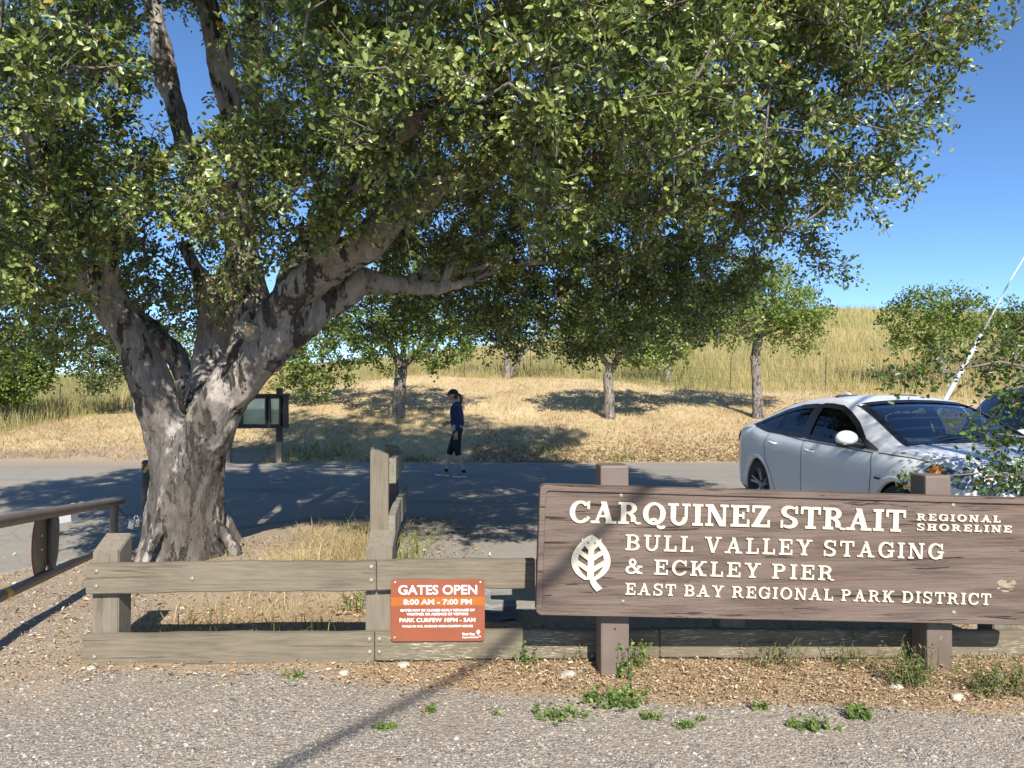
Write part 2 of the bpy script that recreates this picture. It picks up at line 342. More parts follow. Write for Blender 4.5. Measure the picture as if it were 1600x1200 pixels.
# ---------------------------------------------------------------- terrain
def nz(x, y, s, seed=0.):
    x = np.asarray(x, float) * s + seed; y = np.asarray(y, float) * s + seed * 1.7
    return (np.sin(x * 1.3 + 1.7 * np.sin(y * .9)) + np.sin(y * 1.7 + 1.3 * np.sin(x * 1.1 + 2)) + .6 * np.sin(2.9 * x - 2.3 * y)) / 2.6
CX = [-140, -90, -51.5, -17.7, -4.4, 7.4, 18.4, 29.4, 39, 46, 59, 80, 140]
CZ = [3.0, 3.2, 3.7, 5.3, 7.0, 8.6, 10.1, 11.3, 11.7, 11.5, 10.6, 9, 7]
def H(x, y):
    x = np.asarray(x, float); y = np.asarray(y, float)
    lot = .12 * S(.2, 2.6, x) * S(4.6, 6.2, y) * (1 - S(12, 17, y))
    dip = -.20 * (1 - S(-4.4, -2.4, x)) * S(4.4, 7.0, y) * (1 - S(10, 16, y))
    s = np.interp(x, [-40, -16, -11, -5, 60], [.05, .085, .135, .175, .175])
    toe = S(17.6, 19.5, y)
    bank = s * np.clip(y - 18, 0, 12) * toe + .10 * S(17.6, 18.6, y)
    c = np.interp(x, CX, CZ); z30 = s * 12 + .1
    t = np.clip((y - 30) / 55, 0, 1); hill = (c - z30) * (t * (1.12 - .12 * t))
    back = -.10 * np.clip(y - 85, 0, 400) * S(85, 110, y)
    rough = .05 * nz(x, y, .9) * S(17.5, 20, y) + .12 * nz(x, y, .25, 3) * S(19, 30, y) + .012 * nz(x, y, 2.3, 5) * (1 - S(4.6, 7, y)) 
    mound = .05 * np.exp(-((x + 3.1) ** 2 + (y - 7.2) ** 2) / 1.2)
    return lot + dip + bank + hill + back + rough + mound
def Hz(x, y): return float(H(x, y))
def axis(segs):
    out = []
    for a, b, st in segs: out += list(np.arange(a, b, st))
    return np.array(out + [segs[-1][1]])
def road_near(x):
    x = np.asarray(x, float)
    y = np.interp(x, [-60, -7, -5.2, -4.4, -3.2, -1.9, -1.45, -1.15, 8, 60], [6.2, 6.4, 6.9, 8.4, 9.2, 9.5, 8.4, 5.3, 4.9, 4.9])
    return y + .10 * nz(x, x * .3, 2.1) + .05 * nz(x, x, 6)
def road_far(x):
    x = np.asarray(x, float)
    return np.interp(x, [-60, -14, -8, -5, 60], [17.0, 16.6, 16.9, 17.3, 17.5]) + .16 * nz(x, x * .2, .9, 2) + .07 * nz(x, x, 4)
def build_ground():
    gx = axis([(-160, -40, 8), (-40, -12, 1), (-12, -6.5, .25), (-6.5, 6.5, .085), (6.5, 12, .25), (12, 40, 1), (40, 160, 8)])
    gy = axis([(-60, -4, 6), (-4, 1.5, .6), (1.5, 10, .085), (10, 32, .3), (32, 90, 1.5), (90, 180, 10)])
    X, Y = np.meshgrid(gx, gy); Z = H(X, Y)
    near = (Y < 5) & (Y > 1.4)
    Z = Z + near * .0018 * rng.standard_normal(Z.shape)
    nx, ny = len(gx), len(gy)
    i = np.arange(nx * ny).reshape(ny, nx)
    f = np.stack([i[:-1, :-1], i[:-1, 1:], i[1:, 1:], i[1:, :-1]], -1).reshape(-1, 4)
    me = npmesh('ground', np.stack([X, Y, Z], -1).reshape(-1, 3), f)
    ca = me.color_attributes.new('zone', 'FLOAT_COLOR', 'POINT')
    lit = S(4.25, 4.0, Y) * 0 + S(-.2, .12, Y - lit_edge(X) + .1 * nz(X, Y, 2)) * (1 - S(4.5, 4.85, Y)) * S(-1.6, -.5, X + .3 * nz(X, Y, 1.3))
    lit = np.maximum(lit, .62 * S(4.05, 4.3, Y) * (1 - S(5.2, 6.2, Y)) * S(-3.4, -2.2, X))
    isl = S(4.5, 5.2, Y + .3 * nz(X, Y, 1.1)) * S(-2.9, -2.2, X + .25 * nz(X, Y, 1.4)) * (1 - S(-1.3, -1.0, X)) * (1 - S(8.6, 9.6, Y))
    isl = np.maximum(isl * np.clip(.36 + .3 * nz(X, Y, 2.2, 4), 0, .8), S(17.2, 18.4, Y + .3 * nz(X, Y, .7)) )
    isl = np.where((X < -6) & (Y > 10), S(18.3, 20, Y + .3 * nz(X, Y, .7)), isl)
    lit = np.maximum(lit, .62 * S(17.4, 18, Y) * (1 - S(19.4, 21.5, Y + .8 * nz(X, Y, .6))) * S(-1, 2.5, X) + .35 * S(18, 20, Y) * S(.1, .6, nz(X, Y, .45, 6)) * (Y < 30))
    tb = tall_edge(X)
    tall = S(-.5, 1.0, Y - tb)
    dirt = np.maximum((1 - S(-2.9, -2.1, X + .35 * nz(X, Y, .9))) * S(3.3, 4.3, Y + .5 * (X + 3) * .4), S(4.4, 5, Y) * (1 - S(-1.0, -.6, X))) * .85
    dirt = np.maximum(dirt, S(15, 16.5, Y) * .9)
    col = np.stack([lit, isl, tall, dirt], -1).reshape(-1, 4).astype(np.float32)
    ca.data.foreach_set('color', col.ravel())
    o = link('ground', me, M['ground'], smooth=True); tag(o, kind='structure')
    xs = axis([(-60, -8, .8), (-8, 6, .06), (6, 60, .8)]); ts = np.linspace(0, 1, 60) ** 1.3
    a, b = road_near(xs), road_far(xs)
    Y = a[None] + (b - a)[None] * ts[:, None]; X = np.repeat(xs[None], len(ts), 0)
    Z = H(X, Y) + .012; Z[0] -= .03; Z[-1] -= .03
    i = np.arange(X.size).reshape(X.shape)
    f = np.stack([i[:-1, :-1], i[:-1, 1:], i[1:, 1:], i[1:, :-1]], -1).reshape(-1, 4)
    o = link('road', npmesh('road', np.stack([X, Y, Z], -1).reshape(-1, 3), f), M['asphalt'], smooth=True); tag(o, kind='structure')
def lit_edge(x): return np.interp(x, [-4, -1.6, -.6, .3, .9, 2.4, 2.7, 3.4], [4.25, 4.18, 4.08, 3.98, 3.76, 3.70, 3.88, 3.8])
def tall_edge(x):
    return np.interp(x, [-60, -15.9, -15.2, -14.4, -13, -6, 2, 12, 22, 60], [19, 19.3, 24, 28.5, 30.5, 31, 30.5, 26.5, 26.5, 26]) + .7 * nz(x, x * 0, .5)
build_ground()

# ---------------------------------------------------------------- scattered small stuff
def rand_dirs(n, up=0.):
    d = rng.standard_normal((n, 3)); d[:, 2] += up
    return d / np.linalg.norm(d, axis=1, keepdims=True)
def leaf_arrays(c, d, n, size, wid=.30, fold=.10):
    d = d / np.linalg.norm(d, axis=1, keepdims=True); s = np.cross(d, n); s /= np.linalg.norm(s, axis=1, keepdims=True) + 1e-9
    n = np.cross(s, d); L = size[:, None]
    lift = n * L * fold
    v = np.stack([c, c + d * L * .32 + s * L * wid + lift, c + d * L * .72 + s * L * wid * .85 + lift, c + d * L - lift * .4,
                  c + d * L * .72 - s * L * wid * .85 + lift, c + d * L * .32 - s * L * wid + lift], 1)
    b = np.arange(len(c))[:, None] * 6
    f = np.concatenate([b + [[0, 1, 2, 3]], b + [[0, 3, 4, 5]]], 0)
    return v.reshape(-1, 3), f
def leaves(name, c, d, n, size, mat, parent, **k):
    v, f = leaf_arrays(c, d, n, size, **k); return link(name, npmesh(name, v, f), mat, parent)
def blades(name, base, h, w, lean, mat, kind='stuff', label=None):
    n = len(base); az = rng.uniform(0, 2 * np.pi, n); dx = np.stack([np.cos(az), np.sin(az), 0 * az], 1)
    fa = rng.uniform(0, 2 * np.pi, n); sd = np.stack([np.cos(fa), np.sin(fa), 0 * fa], 1) * w[:, None] * .5
    up = np.array([0, 0, 1.]); hh = h[:, None]; ll = lean[:, None] * hh
    m = base + up * hh * .55 + dx * ll * .3; t = base + up * hh * (1 - .25 * np.minimum(lean, 1.2)[:, None]) + dx * ll
    v = np.stack([base - sd, base + sd, m + sd * .75, m - sd * .75, t], 1).reshape(-1, 3)
    b = np.arange(n)[:, None] * 5
    f = np.concatenate([b + [[0, 1, 2]], b + [[0, 2, 3]], b + [[3, 2, 4]]], 0)
    o = link(name, npmesh(name, v, f), mat)
    if kind: tag(o, kind=kind)
    return o
def on(x, y, dz=0.): return np.stack([x, y, H(x, y) + dz], 1)
ICO = None
def stones(name, pts, size, mat):
    bm = bmesh.new(); bmesh.ops.create_icosphere(bm, subdivisions=1, radius=1); bm.verts.index_update()
    iv = np.array([v.co[:] for v in bm.verts]); fi = np.array([[v.index for v in f.verts] for f in bm.faces]); bm.free()
    n = len(pts); jit = 1 + .22 * rng.standard_normal((n, len(iv), 1))
    sc = np.stack([rng.uniform(.7, 1.3, n), rng.uniform(.7, 1.3, n), rng.uniform(.4, .8, n)], 1)[:, None] * size[:, None, None]
    a = rng.uniform(0, 6.28, n); ca, sa = np.cos(a)[:, None], np.sin(a)[:, None]
    v = iv[None] * jit * sc; v = np.stack([v[..., 0] * ca - v[..., 1] * sa, v[..., 0] * sa + v[..., 1] * ca, v[..., 2]], -1) + pts[:, None]
    f = (fi[None] + (np.arange(n) * len(iv))[:, None, None]).reshape(-1, 3)
    return link(name, npmesh(name, v.reshape(-1, 3), f), mat)
def view_xy(n, y0, y1, p=1.6, pad=.75):
    """points spread over the ground in front, denser near"""
    u = rng.uniform(0, 1, n); y = (y0 ** (1 - p) + u * (y1 ** (1 - p) - y0 ** (1 - p))) ** (1 / (1 - p)) if p != 1 else y0 * (y1 / y0) ** u
    return rng.uniform(-pad, pad, n) * y, y
def scatter():
    x, y = view_xy(56000, 2.5, 5.4, 1.7)
    sz = np.clip(rng.lognormal(-5.38, .40, len(x)), .0022, .016)
    keep = (rng.uniform(size=len(x)) > .75 * S(3.6, 3.9, y) * S(-1.2, -.4, x)) & ((y < 4.5) | (x < -2.3))
    x, y, sz = x[keep], y[keep], sz[keep]
    tag(stones('gravel_stones', on(x, y, -.001), sz, M['pebble']), kind='stuff')
    # fallen leaves and chips along the fence and round the sign posts
    n = 46000; x = rng.uniform(-3.9, 3.3, n); y = 3.5 + rng.gamma(3., .25, n) 
    dens = (.25 + .75 * S(-1.5, -.3, x + .4 * nz(x, y, 1.5))) * (.06 + .94 * S(-.22, .12, y - lit_edge(x) + .1 * nz(x, y, 3)))
    k = (rng.uniform(size=n) < dens) & (y < 7); x, y = x[k], y[k]
    c = on(x, y, .006); d = rand_dirs(len(x)); d[:, 2] *= .35; nn = rand_dirs(len(x), 2.2)
    o = leaves('leaf_litter', c + rng.uniform(0, .014, (len(x), 1)) * [0, 0, 1], d, nn, np.clip(rng.lognormal(-4.45, .45, len(x)), .005, .036), M['litter'], None, wid=.2, fold=.15); tag(o, kind='stuff')
    n = 5000; x = rng.uniform(-5.5, -2.2, n); y = rng.uniform(3.7, 8.2, n); k = rng.uniform(size=n) < S(-2.2, -2.9, x + .3 * nz(x, y, 1.1)) * .8 + .2 * (y > 4.4) * (x < -2.2)
    x, y = x[k], y[k]; tag(stones('dirt_stones', on(x, y, -.002), np.clip(rng.lognormal(-4.9, .5, len(x)), .003, .03), M['pebble']), kind='stuff')
    n = 6000; x = rng.uniform(-5.5, -1.2, n); y = rng.uniform(4.0, 8.2, n); d = rand_dirs(n); d[:, 2] *= .3
    o = leaves('dirt_chips', on(x, y, .006), d, rand_dirs(n, 2.2), np.clip(rng.lognormal(-3.9, .45, n), .008, .06), M['litter'], None, wid=.2, fold=.15); tag(o, kind='stuff')
    n = 9000; x = rng.uniform(-1, 10, n); y = road_far(x) + .1 + rng.gamma(2, .55, n); d = rand_dirs(n); d[:, 2] *= .4
    o = leaves('bank_litter', on(x, y, .02), d, rand_dirs(n, 1.6), rng.uniform(.03, .09, n), M['litter'], None, wid=.25, fold=.15); tag(o, kind='stuff')
    n = 3500; x = rng.uniform(-1.25, -.2, n); y = rng.uniform(5.2, 9.5, n); k = rng.uniform(size=n) < np.exp(-(x + 1.15 + .1 * (y - 5)) * 2.2); x, y = x[k], y[k]; n = len(x); d = rand_dirs(n); d[:, 2] *= .3
    o = leaves('fence_litter', on(x, y, .022), d, rand_dirs(n, 2.2), rng.uniform(.015, .05, n), M['litter'], None, wid=.25, fold=.15); tag(o, kind='stuff')
    n = 500; x = rng.uniform(-1.25, -.85, n); y = rng.uniform(5.3, 8, n); k = nz(x, y, 2.1, 3) > -.1; x, y = x[k], y[k]; n = len(x)
    blades('fence_weeds', on(x, y, 0), rng.gamma(4, .035, n), rng.uniform(.006, .014, n), rng.gamma(2, .3, n), M['green'])
    # dry grass behind the fence and round the tree
    n = 13000; x = rng.uniform(-3.5, -1.0, n); y = rng.uniform(4.75, 9.0, n)
    dn = S(-2.75, -2.1, x + .35 * nz(x, y, 1.6)) * (1 - S(-1.25, -1.05, x)) * (.35 + .65 * S(5.2, 6.4, y + .4 * nz(x, y, 2))) * (1 - S(8.3, 9.2, y))
    k = rng.uniform(size=n) < dn * (.25 + .75 * S(-.5, .4, nz(x, y, 3.1, 2))); x, y = x[k], y[k]; n = len(x)
    blades('dry_grass', on(x, y, -.01), rng.gamma(3.5, .022, n) * (1 + 1.5 * S(5.9, 6.7, y + .4 * nz(x, y, 2.5)) * S(-2.3, -1.5, x) * (1 - S(7.3, 8, y))), rng.uniform(.003, .008, n), rng.gamma(2, .35, n), M['straw'])
    n = 2600; x = rng.uniform(-3.0, -.75, n); y = rng.uniform(4.6, 9.2, n)
    k = rng.uniform(size=n) < S(.1, .7, nz(x, y, 1.9, 8)) + .6 * S(-1.3, -1.0, x) * (y > 5.4); x, y = x[k], y[k]; n = len(x)
    blades('green_grass', on(x, y, -.01), rng.gamma(4, .026, n), rng.uniform(.003, .008, n), rng.gamma(2, .3, n), M['green'])
    # mown straw on the bank
    n = 120000; x, y = view_xy(n, 17.3, 33, 1.2, .8)
    k = (y < tall_edge(x) + 1) & (y > road_far(x) + .15 + .3 * nz(x, y, 1.3) + np.where(x < -6, 1.0, 0)); x, y = x[k], y[k]; n = len(x)
    blades('mown_bank_grass', on(x, y, -.02), rng.gamma(3, .033, n), rng.uniform(.008, .02, n), rng.gamma(2.5, .5, n), M['bank'])
    n = 9000; x = rng.uniform(-7, 16, n); y = road_far(x) + .2 + rng.gamma(1.6, .35, n)
    k = rng.uniform(size=n) < np.where(x < 3, .9, .3) * S(-.3, .5, nz(x, y, .8, 4)); x, y = x[k], y[k]; n = len(x)
    blades('verge_weeds', on(x, y, -.02), rng.gamma(3, .04, n), rng.uniform(.015, .04, n), rng.gamma(2, .45, n), M['green'])
    # tall grass on the hill
    n = 190000; x, y = view_xy(n, 19, 90, 1.5, .85)
    k = y > tall_edge(x) + rng.uniform(-1.3, .7, n) + .4 * nz(x, y, 1.4, 2); x, y = x[k], y[k]; n = len(x); ed_ = .55 + .45 * S(-.8, 2.5, y - tall_edge(x))
    blades('tall_hill_grass', on(x, y, -.05), rng.gamma(9, .072, n) * ed_ * (.85 + .35 * nz(x, y, .45, 2)), rng.uniform(.009, .022, n) * (y / 26) ** .75, rng.gamma(2.2, .16, n), M['hill'])
scatter()
# ---------------------------------------------------------------- trees
def spline(pts, rad, step=.12):
    """smooth a limb's control points"""
    p = np.array(pts, float); r = np.array(rad, float); n = len(p)
    if n < 3: return p, r
    q = np.vstack([2 * p[0] - p[1], p, 2 * p[-1] - p[-2]]); out, ro = [], []
    for i in range(n - 1):
        a, b, c, d = q[i], q[i + 1], q[i + 2], q[i + 3]; m = max(2, int(np.linalg.norm(c - b) / step))
        for k in range(m):
            t = k / m
            out.append(.5 * (2 * b + (c - a) * t + (2 * a - 5 * b + 4 * c - d) * t * t + (3 * b - a - 3 * c + d) * t ** 3)); ro.append(r[i] * (1 - t) + r[i + 1] * t)
    out.append(p[-1]); ro.append(r[-1]); return np.array(out), np.array(ro)
def tubes_arrays(A, B, ra, rb, n=4):
    """many straight twigs at once"""
    d = B - A; L = np.linalg.norm(d, axis=1, keepdims=True) + 1e-9; d = d / L
    h = np.where(np.abs(d[:, 2:3]) > .9, [[1., 0, 0]], [[0, 0, 1.]]); a = np.cross(d, h); a /= np.linalg.norm(a, axis=1, keepdims=True); b = np.cross(d, a)
    vs = []
    for P0, r in ((A, ra), (B, rb)):
        for k in range(n):
            t = 2 * math.pi * k / n; vs.append(P0 + (a * math.cos(t) + b * math.sin(t)) * r[:, None])
    v = np.stack(vs, 1).reshape(-1, 3); o = np.arange(len(A))[:, None] * 2 * n
    f = np.concatenate([o + [[k, (k + 1) % n, n + (k + 1) % n, n + k]] for k in range(n)], 0); return v, f
def evaluated(o):
    dg = bpy.context.evaluated_depsgraph_get(); me = bpy.data.meshes.new_from_object(o.evaluated_get(dg)); return me
def remesh(mb, voxel, amp, scale, name, mat, parent, stretch=.45, smooth_it=3, ridge=0.):
    me = bpy.data.meshes.new(name); me.from_pydata(mb.v, [], mb.f); o = bpy.data.objects.new(name, me); C.objects.link(o)
    m = o.modifiers.new('r', 'REMESH'); m.mode = 'VOXEL'; m.voxel_size = voxel
    s = o.modifiers.new('s', 'SMOOTH'); s.iterations = smooth_it; s.factor = .5
    out = evaluated(o); bpy.data.objects.remove(o)
    n = len(out.vertices); co = np.empty(n * 3, np.float32); out.vertices.foreach_get('co', co); co = co.reshape(-1, 3)
    no = np.empty(n * 3, np.float32); out.vertex_normals.foreach_get('vector', no); no = no.reshape(-1, 3)
    q = co * scale * np.array([1, 1, stretch])
    dsp = np.array([noise.fractal(Vector(p), .8, 2.1, 5) for p in q]); 
    if ridge: dsp = dsp + ridge * np.array([-abs(noise.noise(Vector(p) * 1.7 + Vector((9, 4, 2)))) for p in q])
    co = co + no * (dsp * amp)[:, None]
    out.vertices.foreach_set('co', co.ravel().astype(np.float32)); out.update(); out.name = name
    return link(name, out, mat, parent, smooth=True)

def grow(skel, skr, centers, r0=.011, bend=.12):
    """join every spray to the nearest wood already there; returns twig segments"""
    A, B, ra, rb = [], [], [], []
    pts = np.empty((len(skel) + 4 * len(centers), 3)); n = len(skel); pts[:n] = skel
    root = skel.mean(0); order = np.argsort(((centers[:, None] - skel[None, ::6]) ** 2).sum(-1).min(1))
    for i in order:
        c = centers[i]; d2 = ((pts[:n] - c) ** 2).sum(1); j = int(np.argmin(d2)); a = pts[j].copy(); L = math.sqrt(d2[j])
        if L < 1e-4: continue
        m1 = a * .66 + c * .34 + rng.normal(0, bend * L * .5, 3) + [0, 0, .08 * L]; m2 = a * .3 + c * .7 + rng.normal(0, bend * L * .5, 3) + [0, 0, .05 * L]
        r = r0 * (1 + 1.1 * L); seq = [a, m1, m2, c]
        for k in range(3): A.append(seq[k]); B.append(seq[k + 1]); ra.append(r * (1 - .27 * k)); rb.append(r * (1 - .27 * (k + 1)))
        pts[n:n + 3] = [m1, m2, c]; n += 3
    return np.array(A), np.array(B), np.array(ra), np.array(rb)
def sprays(centers, outward, per, spread, size, upb=.5, ntwig=5, jit=.035, droop=0.):
    """leaf positions, directions, normals, sizes, plus their twigs"""
    n = len(centers); k = ntwig
    td = rng.standard_normal((n, k, 3)) * .8 + outward[:, None] * .75; td[..., 2] += .15 - droop; td /= np.linalg.norm(td, axis=2, keepdims=True)
    tl = spread * rng.uniform(.55, 1.25, (n, k)); m = max(1, per // k)
    t = rng.uniform(.15, 1.05, (n, k, m)); pos = centers[:, None, None] + td[:, :, None] * (tl[:, :, None] * t)[..., None] + rng.normal(0, jit, (n, k, m, 3))
    d = td[:, :, None] * .8 + rng.standard_normal((n, k, m, 3)) * .75
    nn = rng.standard_normal((n, k, m, 3)) * .6 + outward[:, None, None] * .95; nn[..., 2] += upb
    sz = size * rng.uniform(.65, 1.25, (n, k, m))
    tw = (np.repeat(centers, k, 0), (centers[:, None] + td * tl[..., None]).reshape(-1, 3))
    return pos.reshape(-1, 3), d.reshape(-1, 3), nn.reshape(-1, 3), sz.ravel(), tw

def big_oak():
    t = thing('oak_tree', 'huge spreading oak with a thick grey flaking trunk beside the gate and fence', 'tree', (-3.15, 7.2, Hz(-3.15, 7.2)))
    limbs = [  # (px, py, distance, radius)
        [(287, 884, 7.2, .47), (287, 864, 7.2, .42), (288, 830, 7.2, .36), (291, 780, 7.2, .345), (293, 730, 7.2, .35), (295, 695, 7.22, .345), (298, 675, 7.25, .27)],
        [(287, 800, 7.2, .18), (276, 730, 7.2, .25), (257, 660, 7.12, .205), (240, 605, 7.0, .185), (208, 535, 6.9, .175), (160, 462, 6.8, .165), (105, 408, 6.6, .145), (40, 350, 6.3, .125), (-70, 280, 6.0, .09)],
        [(160, 462, 6.8, .12), (172, 410, 6.7, .09), (160, 340, 6.4, .07), (120, 240, 6.0, .05)],
        [(300, 700, 7.35, .12), (306, 660, 7.42, .15), (290, 592, 7.85, .12), (262, 540, 7.8, .125), (225, 505, 8.0, .11), (180, 462, 8.4, .09), (110, 400, 8.9, .07)],
        [(305, 710, 7.3, .15), (322, 650, 7.45, .2), (332, 570, 7.8, .21), (342, 500, 7.9, .2), (352, 455, 7.9, .16), (372, 400, 8.1, .14), (355, 320, 8.3, .13), (300, 240, 8.4, .12), (262, 130, 8.5, .11), (235, -20, 8.6, .09), (220, -160, 8.7, .05)],
        [(344, 505, 7.75, .18), (322, 450, 7.8, .12), (306, 420, 7.8, .085), (285, 380, 7.9, .06)],
        [(292, 800, 7.2, .18), (303, 735, 7.18, .26), (333, 655, 7.08, .245), (358, 612, 7.0, .225), (392, 570, 6.95, .222), (432, 532, 6.85, .21), (478, 495, 6.82, .175), (530, 462, 6.85, .14), (565, 440, 6.8, .12), (620, 447, 7.0, .078), (690, 450, 7.3, .058), (745, 434, 7.6, .042), (800, 400, 7.9, .035)],
        [(405, 535, 6.85, .16), (435, 482, 6.7, .16), (470, 447, 6.6, .165), (520, 413, 6.5, .165), (570, 380, 6.4, .16), (612, 338, 6.3, .15), (670, 300, 6.3, .14), (760, 262, 6.2, .12), (850, 240, 6.15, .10), (960, 200, 6.1, .075), (1090, 150, 6.0, .05), (1220, 110, 6.0, .03)],
        [(690, 446, 7.3, .045), (705, 412, 7.35, .04), (735, 385, 7.5, .03)],
        [(385, 560, 7.1, .2), (392, 500, 7.2, .16), (396, 440, 7.3, .13), (384, 380, 7.35, .12), (376, 300, 7.2, .12), (362, 180, 6.9, .12), (340, 70, 6.7, .115), (312, -30, 6.6, .10), (290, -180, 6.6, .06)],
        [(430, 500, 7.4, .15), (470, 400, 7.8, .12), (510, 330, 8.3, .10), (560, 240, 8.9, .09), (640, 120, 9.5, .07), (700, -20, 10, .05)],
        [(376, 300, 7.2, .09), (395, 200, 7.3, .085), (392, 60, 7.3, .08), (400, -80, 7.3, .05)],
        [(760, 262, 6.2, .09), (775, 170, 6.4, .10), (790, 50, 6.6, .085), (800, -90, 6.8, .05)],
        [(850, 240, 6.15, .08), (950, 262, 7.0, .065), (1080, 300, 7.9, .05), (1190, 340, 8.3, .03)],
        [(620, 445, 7.0, .08), (720, 420, 8.0, .065), (860, 410, 9.0, .05), (1000, 420, 9.8, .03)],
        [(470, 445, 6.62, .08), (600, 240, 5.6, .06), (760, 110, 5.0, .045), (950, 60, 4.6, .03)],
        [(105, 408, 6.6, .08), (60, 250, 5.6, .06), (30, 80, 5.0, .04)],
    ]
    mb = MB(); skel, skr = [], []
    for lb in limbs:
        p, r = spline([P(a, b, c) for a, b, c, _ in lb], [x[3] for x in lb]); mb.tube(p, r, 12)
        skel.append(p); skr.append(r)
    # root flare
    bx, by, bz = -3.2, 7.2, Hz(-3.2, 7.2)
    for a, L, r in ((262, .30, .05), (350, .50, .05), (40, .5, .06)):
        d = Vector((math.cos(R(a)), math.sin(R(a)), 0)); q = Vector((bx, by, bz))
        p, rr = spline([q + Vector((0, 0, .75)) + d * .14, q + Vector((0, 0, .36)) + d * .36, q + Vector((0, 0, .10)) + d * .56, q + Vector((0, 0, -.1)) + d * L], [r * .8, r * 1.0, r * .9, r * .45]); mb.tube(p, rr, 9)
    for px, py, d, r in ((420, 520, 6.68, .06),):
        mb.ell(P(px, py, d), (r, r * .6, r * 1.5))
    trunk = remesh(mb, .021, .038, 4.6, 'trunk', M['bark'], t, .35, 3, .25)
    k = MB(); c = P(386, 517, 6.56); ax = Vector((-.05, -.95, .15)).normalized(); u = ax.orthogonal().normalized(); w = ax.cross(u)
    def ring(r, f, ph=0): return [c + ax * f + (u * math.cos(a) + w * math.sin(a) * 1.25) * r * (1 + .06 * math.sin(3 * a + ph)) for a in np.linspace(0, 2 * math.pi, 25)]
    k.grid([ring(.085, -.22), ring(.078, -.02), ring(.072, .012), ring(.055, .006), ring(.045, -.012)])
    kn = k.build('branch_stub', M['bark'], t, smooth=True); k2 = MB(); k2.grid([ring(.046, -.012), ring(.02, -.006), ring(.001, -.006)]); k2.build('cut_wood', M['cut'], kn, smooth=True)
    # crown lobes: (point, radii)
    L = []
    def lb(px, py, d, r, rz=None): L.append((np.array(P(px, py, d)), np.array((r, r, rz or r * .8))))
    for px, py, d, r in ((-60, -60, 5.2, 1.0), (120, -70, 5.6, .95), (480, -60, 5.6, .95), (660, -40, 5.0, .9), (850, -60, 4.7, .9), (1040, -50, 4.8, .85), (1210, -60, 5.4, .95), (1370, -30, 6.0, .85),
        (20, 110, 5.0, .85), (130, 50, 6.6, .6), (560, 110, 5.4, .85), (720, 120, 4.7, .75), (900, 110, 4.4, .7), (1040, 150, 4.5, .6), (1180, 120, 5.4, .85), (1330, 100, 6.0, .85), (1440, 60, 6.4, .5),
        (-20, 260, 5.3, .8), (120, 250, 5.6, .75), (250, 310, 6.6, .38), (420, 290, 5.9, .7), (560, 250, 5.5, .7), (690, 220, 5.3, .7), (860, 270, 5.4, .65), (1020, 270, 6.2, .8), (1180, 250, 6.5, .85), (1300, 210, 6.6, .75),
        (20, 390, 5.8, .7), (140, 320, 5.8, .5), (270, 360, 6.2, .45), (390, 390, 6.5, .38), (450, 320, 6.1, .5), (530, 280, 5.8, .4), (660, 350, 6.9, .6), (790, 350, 7.6, .75), (930, 370, 7.8, .8), (1080, 370, 8.0, .8), (1210, 335, 8.0, .65), (1235, 385, 8.2, .4),
        (30, 470, 6.8, .45), (110, 500, 7.8, .38), (250, 440, 7.7, .38), (330, 450, 7.2, .3), (405, 450, 6.9, .22), (-40, 500, 6.4, .6), (120, 540, 8.4, .4), (40, 480, 9, .6),
        (720, 470, 9.2, .7), (840, 460, 9.4, .75), (960, 470, 9.6, .75), (1070, 455, 9.8, .7), (640, 420, 8.8, .6), (1130, 500, 10.2, .45), (760, 510, 10, .4), (880, 510, 10.2, .4), (600, 500, 9.6, .4),
        (600, 330, 9, .8), (450, 230, 9.6, .9), (80, 330, 9.4, .9), (-100, 420, 8.6, 1.0), (780, 240, 9.6, 1.0), (960, 260, 9.8, 1.0), (1130, 250, 9.4, 1.0), (640, 150, 10, 1.0), (300, 380, 9.6, .5), (500, 400, 9.4, .5),
        (120, 60, 9.4, 1.0), (560, -20, 9.8, 1.0), (800, 40, 9.4, 1.0), (1000, 20, 8.8, 1.0), (1200, 0, 8.2, 1.0), (1290, 405, 8.6, .22), (1440, 160, 6.9, .42), (1350, 290, 7.2, .45), (-30, 430, 5.4, .5), (30, 420, 6.0, .4), (210, 370, 7.2, .45), (150, 300, 8.4, .9), (350, 300, 9, .8), (520, 470, 10.2, .5), (330, 470, 10, .5), (230, 470, 9.6, .5), (700, 380, 10.5, .9), (850, 390, 10.5, .9), (1000, 390, 10.5, .8), (1120, 420, 9.2, .6), (660, 490, 9.8, .5), (800, 520, 9.8, .35), (940, 520, 10, .4), (1040, 515, 10, .4), (1120, 470, 9.4, .5), (20, 200, 9, 1.0), (200, 420, 9, .5), (690, 440, 11, .8), (790, 460, 11, .8), (890, 450, 11, .8), (990, 445, 11, .8), (1080, 430, 10.6, .7), (850, 400, 11.5, .9), (1000, 350, 11, 1.0), (720, 340, 11.5, 1.0), (-20, 380, 7.5, .8), (60, 420, 8.2, .7), (760, 525, 9.5, .3), (900, 535, 9.6, .3), (1000, 530, 9.8, .3)): lb(px, py, d, r)
    for i in range(34):   # the part of the crown that stands above the picture
        a = rng.uniform(0, 2 * math.pi); q = math.sqrt(rng.uniform()) * 4.9; x, y = -2.2 + 1.1 * q * math.cos(a), 7.6 + q * .9 * math.sin(a)
        z = 8.8 - .115 * q * q + rng.uniform(-.9, .3)
        if y + 1.24 * z < 9.6: continue
        L.append((np.array((x, y, z)), np.array((1.2, 1.2, .9))))
    for i in range(12):   # inner boughs that keep the lower right in shade
        L.append((np.array((rng.uniform(-.2, 3.0), rng.uniform(4.9, 7.4), rng.uniform(5.0, 6.8))), np.array((.95, .95, .75))))
